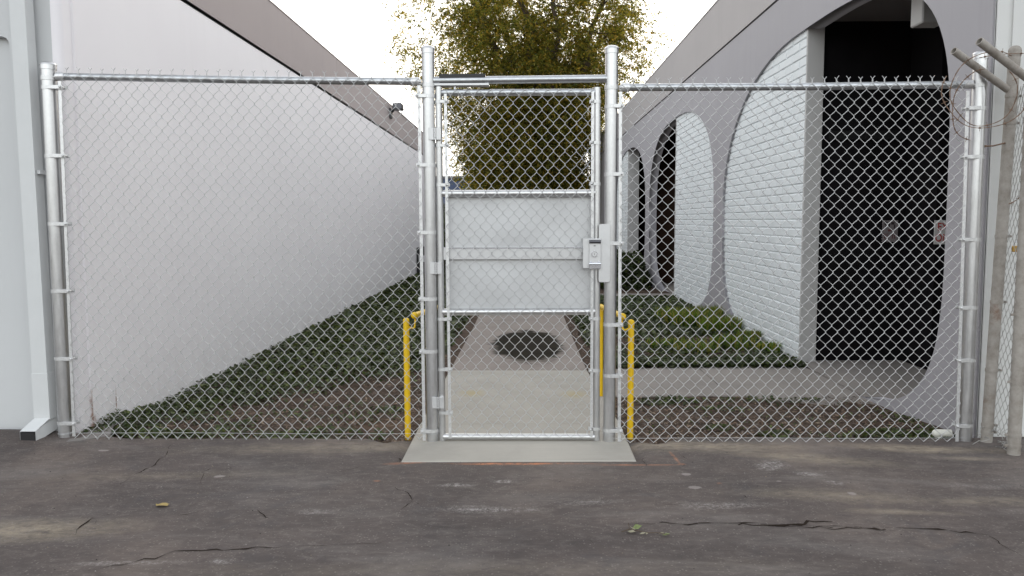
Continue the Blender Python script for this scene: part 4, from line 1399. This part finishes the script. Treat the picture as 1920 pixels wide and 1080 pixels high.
# barbed wire coil hanging from the arms
cw = empty("barbed_wire_coil", tuple(atY(1850, 170, -.28))); tag(cw, "rusty loops of barbed wire hanging over the slanted arms at the top right", "barbed wire")
def loop(ctr, rx, rz, Y0, dY, a0, a1, parent, seed):
    r = random.Random(seed)
    c = atY(*ctr, Y0); pts = []
    n = 60
    for k in range(n + 1):
        t = k / n; a = math.radians(a0 + (a1 - a0) * t)
        pts.append(c + Vector((rx*math.cos(a), dY*(t - .5) , rz*math.sin(a))) + Vector((1, 0, 1)) * .004 * math.sin(a*5 + seed))
    m = MB()
    for s in (0, 1):
        tw = []
        for k, p in enumerate(pts):
            an = k * 1.1 + s * math.pi
            tw.append(p + Vector((math.cos(an)*.0022, math.sin(an)*.0022, math.sin(an)*.001)))
        m.tube(tw, .0017, 5, False)
    m.build("wire_strand", M['rustwire'], parent)
    b = MB()
    for k in range(3, n, 9):
        p = pts[k]; t = (pts[k+1] - pts[k-1]).normalized(); q = t.orthogonal().normalized(); w = t.cross(q)
        for (v1) in (q + w, q - w):
            b.tube([p - v1*.013, p + v1*.013], .0013, 4)
        b.tube([p - t*.005, p + t*.005], .0045, 6)
    o = b.build("barbs", M['rustwire'], parent)
    o["kind"] = "stuff"
loop((1848, 168), .205, .20, -.26, .12, 60, 395, cw, 1)
loop((1850, 172), .215, .20, -.34, -.16, 150, 375, cw, 2)
loop((1893, 185), .36, .26, -.32, .2, 20, 110, cw, 3)
loop((1838, 198), .16, .20, -.16, .1, 95, 260, cw, 4)
loop((1862, 330), .21, .17, -.2, .1, -70, 25, cw, 5)
e0 = atY(1847, 274, -.06); e1 = atY(1885, 268, -.12)
MB().tube([e0, e0.lerp(e1, .4) + Vector((0, 0, -.006)), e1], .0045, 6).ball(e0, .008, 8).build("wire_stub", M['rustwire'], cw)
# padlock and chain link
pl = atY(1905, 466, -.24)
pk = empty("padlock", tuple(pl)); tag(pk, "small brass padlock hanging on the old mesh at the right edge", "padlock")
MB().rbox((pl.x - .020, pl.y - .012, pl.z - .020), (pl.x + .020, pl.y + .012, pl.z + .016), .004).build("lock_body", M['brass'], pk)
MB().tube([(pl.x - .012, pl.y, pl.z + .014)] + [(pl.x - .012*math.cos(a), pl.y, pl.z + .026 + .012*math.sin(a)) for a in np.linspace(0, math.pi, 9)] + [(pl.x + .012, pl.y, pl.z + .014)], .0035, 8).build("shackle", M['shiny'], pk)
# white pvc stub pipe by the right corner
pv = atY(1768, 812, .05)
pk = empty("pvc_pipe", (pv.x, .05, 0)); tag(pk, "short white plastic pipe elbow sticking out by the right corner post", "pipe")
MB().tube([(pv.x - .03, .05, -.08), (pv.x - .03, .05, pv.z - .018)], .021, 14).build("riser", M['pvc'], pk)
m = MB().tube([(pv.x - .045, .05, pv.z), (pv.x + .045, .04, pv.z)], .025, 16); m.ball((pv.x - .04, .05, pv.z - .002), .027, 12)
m.build("elbow", M['pvc'], pk)
MB().tube([(pv.x + .0452, .04, pv.z), (pv.x + .047, .04, pv.z)], .019, 14).build("bore", M['black'], pk)

# ------------------------------------------------------------------ planting
def leaf_cloud(name, P, size, mats, parent=None, elong=1.5, tilt=.7, fold=.25, weights=None, up=None, label=None, kind='stuff', droop=None):
    """P: (n,3) centres; each leaf is a folded pair of quads with its own direction"""
    n = len(P)
    P = np.asarray(P, dtype=np.float32)
    size = np.broadcast_to(np.asarray(size, dtype=np.float32), (n,))
    a = rng.uniform(0, 2*np.pi, n)
    D = np.stack([np.cos(a), np.sin(a), rng.normal(0, tilt, n)], 1)
    if droop is not None: D[:, 2] -= droop
    D /= np.linalg.norm(D, axis=1)[:, None]
    U = np.stack([rng.normal(0, tilt, n), rng.normal(0, tilt, n), np.ones(n)], 1)
    S = np.cross(D, U); S /= np.maximum(np.linalg.norm(S, axis=1), 1e-6)[:, None]
    Nn = np.cross(S, D)
    L = size[:, None]; W = L / elong / 2
    p0 = P - D*L*.5; p1 = P + D*L*.5
    m0 = P - D*L*.05 + Nn*L*0.0
    l = m0 + S*W + Nn*W*fold; r = m0 - S*W + Nn*W*fold
    V = np.stack([p0, l, p1, r, ], 1).reshape(-1, 3)
    i = np.arange(n) * 4
    F = np.concatenate([np.stack([i, i+1, i+2], 1), np.stack([i, i+2, i+3], 1)])
    idx = rng.choice(len(mats), n, p=weights)
    me = pmesh(name, V, F, mats, np.concatenate([idx, idx]))
    o = bpy.data.objects.new(name, me); COL.objects.link(o)
    if parent is not None:
        o.parent = parent; o.matrix_parent_inverse = Matrix.Translation(parent.location).inverted()
    if kind: o["kind"] = kind
    if label: o["label"] = label
    return o
def fnoise(x, y, s, o): return noise.noise(Vector((x*s + o, y*s, o)))
def soilz(x, y): return soil_z(x, y)

def wl_(y):  # left edge x of walkway at y
    if y < C0[1]:
        t = (y - B0[1]) / (C0[1] - B0[1]); return B0[0] + (C0[0] - B0[0]) * t
    return lx0 + (lx1 - lx0) * min(1, (y - C0[1]) / (D0[1] - C0[1]))
def wr_(y):
    if y < C0[1]:
        t = (y - B1[1]) / (C1[1] - B1[1]); return B1[0] + (C1[0] - B1[0]) * t
    return rx0 + (rx1 - rx0) * min(1, (y - C0[1]) / (D0[1] - C0[1]))

# ivy left of the walkway: thick far off, thinning to bare mulch near the gate
def ivy_density_left(x, y):
    wx = wl_(y)
    edge = smooth((wx - .10 - x) / .12)
    # bare wedge near the fence towards the gate
    near = .04 + .55 * smooth((-1.55 - x) / .9)            # line grows towards the wall
    lim = 1.35 + (x + 2.8) * .80                             # y below this is thinner
    lim = float(np.interp(x, [-2.85, -2.6, -2.15, -1.55, -.8], [.1, .6, 1.6, 2.6, 3.0]))
    k = smooth((y - lim + .75) / 1.3)
    strip = smooth((-2.2 - x) / .5) * smooth((y + .02) / .3)
    d = max(k, strip * .85)
    n = fnoise(x, y, 2.2, 3) * .5 + fnoise(x, y, 6, 8) * .35
    return edge * max(0, min(1, d + n * (1.2 if y < 2 else .35)))
PL = []; SL = []
n_try = 0
while len(PL) < 42000 and n_try < 150000:
    n_try += 1
    y = .03 + 19.5 * random.random() ** 2.1
    x = random.uniform(LX + .01, -.62)
    d = ivy_density_left(x, y)
    if random.random() < d:
        h = .045 * d + .06 * max(0, fnoise(x, y, 3.5, 1)) + .03 * max(0, fnoise(x, y, 9, 6)) + (.03 if x < LX + .15 else 0)
        z = soilz(x, y) + random.uniform(.0, .015) + h * random.random() ** .5
        PL.append((max(x, LX + .012), y, z)); SL.append((.026 + .0052 * y) * random.uniform(.6, 1.3))
bed = leaf_cloud("ivy", PL, np.minimum(SL, .15), M['ivy'], None, 1.15, .5, .3, [.36, .34, .13, .17])
bed["label"] = "dark green ivy covering the bed along the long white wall"; 
# runners climbing a little up the wall
# ivy and grass right of the walkway, between the two paths
yA, yB = F0[1] + .08, 10.1
PR = []; SR = []
n_try = 0
while len(PR) < 22000 and n_try < 90000:
    n_try += 1
    y = yA + (yB - yA) * random.random() ** 1.4
    x = random.uniform(.5, RX - .01)
    if x < wr_(y) + .12: continue
    d = .75 + .8 * fnoise(x, y, 1.6, 12) + .3 * fnoise(x, y, 6, 2)
    if y < yA + .40: d = .9 + .5 * fnoise(x, y, 7, 5)
    elif .9 < x < 2.5 and yA + .5 < y < yA + 2.2: d -= .55
    if random.random() < d:
        z = soilz(x, y) + .01 + .05 * random.random()
        PR.append((x, y, z)); SR.append((.024 + .0050*y) * random.uniform(.6, 1.3))
o = leaf_cloud("ivy", PR, SR, M['ivy'], None, 1.15, .45, .3, [.45, .33, .07, .15])
o["label"] = "low ivy patch between the side path and the second arch"
# sparse weeds in the near beds
PW = []; SW = []
def clump(cx, cy, rx, ry, n, s=.035):
    for _ in range(n):
        a = random.uniform(0, 6.28); q = random.random() ** .5
        x = cx + rx*q*math.cos(a); y = cy + ry*q*math.sin(a)
        PW.append((x, y, soilz(x, y) + .012 + random.uniform(0, .04) * (1 - q*.6))); SW.append(s * random.uniform(.6, 1.3))
clump(-1.48, .10, .22, .12, 260, .030); clump(-1.9, .15, .3, .12, 200, .03); clump(-2.35, .14, .3, .12, 420, .032)
clump(1.15, 1.45, .25, .18, 380, .035); clump(1.9, 1.5, .5, .10, 220, .03); clump(1.45, 1.05, .25, .12, 120, .03)
clump(1.62, .16, .14, .08, 150, .028); clump(1.30, .35, .1, .08, 60, .028); clump(2.35, .17, .26, .12, 420, .028)
clump(2.62, .12, .12, .10, 260, .03); clump(2.1, .10, .25, .06, 120, .025); clump(2.65, .6, .08, .5, 200, .025)
for _ in range(60):
    clump(random.uniform(.8, 2.6), random.uniform(.1, 1.6), .04, .04, 6, .022)
    clump(random.uniform(-2.4, -.9), random.uniform(.1, 1.6), .04, .04, 7, .024)
o = leaf_cloud("weeds", PW, SW, M['ivy'], None, 1.5, .6, .3, [.25, .35, .25, .15])
o["label"] = "sparse little weeds in the mulch just behind the fence"
# mulch and leaf litter
Lt = []; Ls = []
for _ in range(22000):
    if random.random() < .5: x = random.uniform(-2.75, -.72)
    else: x = random.uniform(.62, 2.75)
    y = -.06 + (4.2 if x < 0 else 2.6) * random.random() ** 1.3
    if x > 0 and y > E0[1] - .03: 
        continue
    if x < 0 and x > wl_(max(y, 0)) - .02: continue
    if x > 0 and x < wr_(max(y, 0)) + .02: continue
    Lt.append((x, y, soilz(x, y) + .006 + random.random()*.012)); Ls.append(random.uniform(.012, .045))
for _ in range(5000):
    y = yA + 4 * random.random(); x = random.uniform(.6, RX)
    if x < wr_(y) + .02: continue
    Lt.append((x, y, soilz(x, y) + .01)); Ls.append(random.uniform(.02, .06))
o = leaf_cloud("leaf_litter", Lt, Ls, M['litter'], None, 3.2, .22, .2, [.40, .28, .14, .18])
o["label"] = "brown bark mulch and leaf litter behind the fence"
# grass tufts near the pillar between first and second arch
def tufts(name, clumps, label):
    V = []; F = []; idx = []
    for (cx, cy, spread, n, hgt) in clumps:
        for _ in range(n):
            a = random.uniform(0, 6.28); q = spread * random.random() ** .6
            x = cx + q*math.cos(a); y = cy + q*math.sin(a)
            if x > RX - .01: x = RX - .02
            z = soilz(x, y) - .005
            h = hgt * random.uniform(.5, 1.2); b = random.uniform(0, 6.28); ln = random.uniform(.1, .8) * h
            w = random.uniform(.003, .007) * (1 + cy * .10)
            dx, dy = math.cos(b), math.sin(b); px_, py_ = -dy*w, dx*w
            i = len(V)
            V += [(x-px_, y-py_, z), (x+px_, y+py_, z), (x+dx*ln*.35+px_*.8, y+dy*ln*.35+py_*.8, z+h*.6), (x+dx*ln*.35-px_*.8, y+dy*ln*.35-py_*.8, z+h*.6), (x+dx*ln, y+dy*ln, z+h)]
            F += [(i, i+1, i+2), (i, i+2, i+3), (i+3, i+2, i+4)]
            m_ = rng.choice(3, p=[.5, .28, .22]); idx += [m_]*3
    me = pmesh(name, V, np.array(F), M['grass'], idx)
    o = bpy.data.objects.new(name, me); COL.objects.link(o); o["kind"] = "stuff"; o["label"] = label
cl = []
for (px_, py_, s_, n_, h_) in ((1290, 612, .30, 1300, .24), (1330, 605, .25, 1200, .24), (1350, 622, .28, 1200, .21), (1265, 600, .3, 800, .18),
                               (1410, 640, .18, 700, .15), (1440, 660, .15, 500, .13), (1375, 650, .25, 700, .14), (1250, 650, .25, 400, .11), (1300, 655, .3, 500, .12)):
    p = G(px_, py_, -.11); cl.append((p[0], p[1], s_, n_, h_))
tufts("grass", cl, "bright grass tufts at the foot of the pillar between the near arches")
# hedge bushes further back on the right
def bush(name, cx, cy, rx, ry, h, n, size, label, cat="bush", mats=None, w=None, seed=0):
    e = empty(name, (cx, cy, FLOOR)); tag(e, label, cat)
    Q = rng.normal(0, 1, (n, 3)); Q /= np.linalg.norm(Q, axis=1)[:, None]
    rad = rng.uniform(.55, 1.0, n) ** .6
    Q = Q * rad[:, None]
    Q[:, 2] = np.abs(Q[:, 2])
    bumpn = np.array([1 + .25 * noise.noise(Vector((q[0]*2+seed, q[1]*2, q[2]*2))) for q in Q])
    P = np.stack([cx + Q[:, 0]*rx*bumpn, cy + Q[:, 1]*ry*bumpn, FLOOR + Q[:, 2]*h*bumpn], 1)
    leaf_cloud("foliage", P, rng.uniform(.6, 1.2, n)*size, mats or M['ivy'], e, 1.5, .8, .3, w)
    m = MB()
    for k in range(6):
        a = k * 1.05 + seed
        m.tube([(cx, cy, FLOOR - .05), (cx + .35*rx*math.cos(a), cy + .35*ry*math.sin(a), FLOOR + h*.45), (cx + .6*rx*math.cos(a), cy + .6*ry*math.sin(a), FLOOR + h*.75)], [.02, .014, .006], 6)
    m.build("stem", M['bark'], e)
bush("shrub", 2.10, 12.9, .75, 1.1, .80, 5200, .09, "dark rounded shrub in front of the third arch", w=[.5, .32, .05, .13])
bush("shrub", 1.35, 15.2, .55, .8, .72, 3000, .09, "smaller dark shrub right of the walkway behind the lock", w=[.5, .32, .05, .13], seed=3)
bush("shrub", -1.9, 21.6, .95, .9, 2.2, 3800, .13, "dark tall shrub closing the bed at the far end of the white wall", w=[.5, .3, .05, .15], seed=5)
bush("shrub", 2.1, 23.0, .8, 2.0, 1.5, 3000, .13, "far dark shrub along the grey building beyond the third arch", w=[.5, .3, .05, .15], seed=8)

# ------------------------------------------------------------------ trees behind
def tree(name, bx, by, label, prof, depth_, nclump, per, leaf, seed, pale=None, mats=None, w=None, cat="tree", limbs=11, gapz=(6.0, 9.0), dens_hi=.55, cx=0):
    r = random.Random(seed)
    e = empty(name, (bx, by, FLOOR)); tag(e, label, cat)
    tz = [p[0] for p in prof]; tw = [p[1] for p in prof]
    def hw(z): return float(np.interp(z, tz, tw))
    m = MB(); tips = []
    t0 = Vector((bx, by, FLOOR - .1)); t1 = Vector((bx - .25, by, 1.4)); t2 = Vector((bx - .55, by, 2.7))
    m.tube([t0, t1, t2], [.34, .27, .24], 14)
    m.build("trunk", M['palebark'] if pale else M['bark'], e)
    lm = MB()
    for i in range(limbs):
        a = 2*math.pi*i/limbs + r.uniform(-.25, .25)
        zt = r.uniform(8, tz[-1] - .8)
        rr = hw(zt) * r.uniform(.45, .9)
        end = Vector((cx + rr*math.cos(a), by + rr*math.sin(a)*depth_, zt))
        st = t2 + Vector((0, 0, r.uniform(-.5, .1)))
        pts = []; K = 9
        for k in range(K + 1):
            t = k/K
            p = st.lerp(end, t); p.z = st.z + (end.z - st.z) * (t ** .8)
            p += Vector((r.uniform(-.22, .22), r.uniform(-.22, .22), 0)) * math.sin(math.pi*t)
            pts.append(p)
        R = [.15*(1-t/K)**.8 + .018 for t in range(K+1)]
        lm.tube(pts, R, 8, False)
        for k in range(2, K + 1):
            for _ in range(3):
                d = Vector((r.gauss(0, 1), r.gauss(0, 1), r.uniform(-.1, .9))).normalized()
                L = r.uniform(.8, 2.0) * (1.1 - .4*k/K)
                q = [pts[k]]
                for s in range(4):
                    d = (d + Vector((r.gauss(0, .22), r.gauss(0, .22), r.gauss(0, .15) - .05))).normalized()
                    q.append(q[-1] + d * L/4)
                lm.tube(q, [R[k]*.5 + .006, R[k]*.35 + .005, .012, .008, .005], 5, False)
                tips += q[2:]
    lm.build("limbs", M['bark'], e)
    # leaf clumps: round the twigs and through the volume
    C = []
    tips = [t for t in tips if abs(t.x - cx) < hw(t.z) * 1.02]
    for _ in range(nclump):
        if tips and r.random() < .34:
            t = r.choice(tips); C.append((t.x + r.gauss(0, .12), t.y + r.gauss(0, .12), t.z + r.gauss(0, .12), 1)); continue
        z = tz[0] + (tz[-1] - tz[0]) * r.random() ** 1.35
        R = hw(z); a = r.uniform(0, 6.28); q = r.random() ** .47
        x = cx + R*q*math.cos(a); y = by + R*q*math.sin(a)*depth_
        nz = noise.noise(Vector((x*.9, y*.9, z*.9)))
        hi = smooth((z - gapz[0]) / (gapz[1] - gapz[0]))
        keep = (1 - hi) * 1.0 + hi * (dens_hi * (.5 + nz * 1.6) + .15 * (q > .8))
        if r.random() < keep: C.append((x, y, z, 0))
    C = np.array(C)
    n = len(C) * per
    base = np.repeat(C[:, :3], per, 0)
    # each clump is a drooping spray
    m_ = len(C)
    ca = rng.uniform(0, 2*np.pi, m_)
    cd = np.stack([np.cos(ca) * .7, np.sin(ca) * .7, rng.uniform(-.9, .35, m_)], 1)
    out = C[:, :3] - np.array([cx, by, 6.0]); out /= np.linalg.norm(out, axis=1)[:, None]
    cd = cd + out * .7
    cd /= np.linalg.norm(cd, axis=1)[:, None]
    cl = rng.uniform(.35, .95, m_)
    t = rng.random(n) ** .8
    D3 = np.repeat(cd * cl[:, None], per, 0) * t[:, None]
    D3[:, 2] -= (t ** 2) * .30
    sd = rng.normal(0, 1, (n, 3)) * (.055 * (1.15 - t))[:, None] * 1.5
    P = base + D3 + sd
    leaf_cloud("crown", P, rng.uniform(.6, 1.3, n) * leaf, mats or M['tree'], e, 2.8, .6, .15, w, droop=.25)
    return e
tree("pepper_tree", 1.55, 25.5, "tall feathery pepper tree rising behind the gate between the two buildings",
     [(2.3, 1.2), (2.7, 1.8), (3.4, 2.3), (4.6, 2.75), (5.4, 3.0), (6.3, 4.0), (7.2, 4.8), (8.6, 5.05), (10, 4.9), (11.5, 4.0), (12.8, 1.5)],
     .85, 19000, 26, .112, 12, pale=True, w=[.38, .27, .20, .15], cx=.02, gapz=(6.8, 8.8), dens_hi=.70)

# far backdrop things seen under and beside the tree
fb = empty("blue_building", (-6, 46, -.3)); tag(fb, "distant blue building seen left of the tree trunk", "building")
M['blue'] = stucco("distant_blue_paint", (.065, .085, .15), .05)
MB().box((-14, 46, -.3), (.2, 60, 4.0)).build("body", M['blue'], fb)
MB().box((-14.2, 45.9, 4.0), (.4, 60, 4.16)).build("roof_edge", M['darksteel'], fb)
for k in range(5):
    MB().box((-9.5 + k*2.0, 45.93, 1.0), (-8.4 + k*2.0, 45.99, 2.4)).build("window", M['black'], fb)
pb_ = empty("pale_building", (8, 50, -.3)); tag(pb_, "distant pale lavender building seen right of the tree trunk", "building")
M['lav'] = stucco("distant_lavender_paint", (.30, .29, .36), .05)
MB().box((1.6, 50, -.3), (16, 64, 3.5)).build("body", M['lav'], pb_)
MB().box((1.5, 49.9, 3.5), (16.1, 64, 3.65)).build("roof_edge", M['darksteel'], pb_)
bush("hedge", .3, 31.5, 4.6, 1.2, 4.6, 15000, .20, "dark hedge behind the pepper tree trunk", "hedge", M['ivy'], [.55, .3, .03, .12], 4)

# ------------------------------------------------------------------ small things on the asphalt
yl = atZ(305, 947, .004)
lf_ = MB()
V = []; n = 10
for k in range(n):
    a = 2*math.pi*k/n
    V.append((yl.x + .033*math.cos(a), yl.y + .020*math.sin(a), .006 + .008*math.cos(2*a)**2 + asp_z(yl.x, yl.y)))
V.append((yl.x, yl.y, .006 + asp_z(yl.x, yl.y)))
me = pmesh("fallen_leaf", V, [(k, (k+1) % n, n) for k in range(n)])
M['leafyel'] = plain("dry_yellow_leaf", (.30, .22, .08), .7, 0, .2, 60)
tag(obj("fallen_leaf", me, M['leafyel']), "curled dry yellow leaf lying on the asphalt left of the gate", "leaf")
tw = empty("fallen_twig", tuple(atZ(1210, 992, .01))); tag(tw, "broken twig with pale green leaves lying beside the crack in the asphalt", "twig")
tp = [atZ(a, b, .012) for a, b in ((1166, 997), (1180, 992), (1195, 995), (1215, 999), (1235, 999), (1256, 1003))]
MB().tube(tp, [.0025, .003, .003, .0025, .002, .0015], 6).build("stem", M['bark'], tw)
MB().tube([tp[1], tp[1] + Vector((-.002, .02, .02))], .0018, 5).build("side_stem", M['bark'], tw)
M['palel'] = plain("pale_green_leaf", (.14, .17, .06), .6, 0, .25, 80)
M['palel2'] = plain("pale_grey_leaf", (.24, .22, .15), .6, 0, .25, 80)
for (px_, py_, sx_, sz_, ro, mt) in ((1194, 988, .032, .022, .3, 'palel'), (1187, 990, .026, .016, 2.2, 'palel2'), (1184, 995, .026, .012, -.6, 'palel2'),
                                     (1205, 998, .018, .008, .2, 'palel2'), (1213, 998, .012, .007, 1.0, 'palel2'), (1240, 998, .016, .008, -.3, 'palel2'), (1249, 1000, .022, .008, .1, 'palel')):
    c = atZ(px_, py_, .015)
    dx, dy = math.cos(ro), math.sin(ro)
    sx_ *= .8; sz_ *= .7
    V = [(c.x - dx*sx_, c.y - dy*sx_, .008), (c.x - dy*sx_*.5, c.y + dx*sx_*.5, .008 + sz_), (c.x + dx*sx_, c.y + dy*sx_, .012 + sz_*.4), (c.x + dy*sx_*.5, c.y - dx*sx_*.5, .010), (c.x, c.y, .012)]
    me = pmesh("leaf", V, [(0, 4, 1), (1, 4, 2), (2, 4, 3), (3, 4, 0)])
    obj("leaf", me, M[mt], tw)
# grit and crumbs scattered over the lot
V = []; F = []; idx = []
gm = [plain("grit_pale", (.22, .20, .19), .9), plain("grit_dark", (.03, .027, .025), .9), plain("grit_tan", (.20, .16, .12), .9)]
for _ in range(1100):
    x = random.uniform(-3.2, 3.2); y = -2.7 + 2.66 * random.random() ** .8
    s = .0014 + .0036 * random.random() ** 4
    if -.75 < x < .68 and y > -.45: continue
    z = asp_z(x, y)
    i = len(V); a = random.uniform(0, 6)
    for k in range(3): V.append((x + s*1.4*math.cos(a+2.1*k), y + s*math.sin(a+2.1*k), z - .001))
    V.append((x, y, z + s*1.1))
    F += [(i, i+1, i+3), (i+1, i+2, i+3), (i+2, i, i+3)]
    k = random.choice((0, 0, 1, 1, 1, 2)); idx += [k]*3
me = pmesh("grit", V, np.array(F), gm, idx)
o = bpy.data.objects.new("grit", me); COL.objects.link(o); o["kind"] = "stuff"; o["label"] = "loose grit scattered over the asphalt"
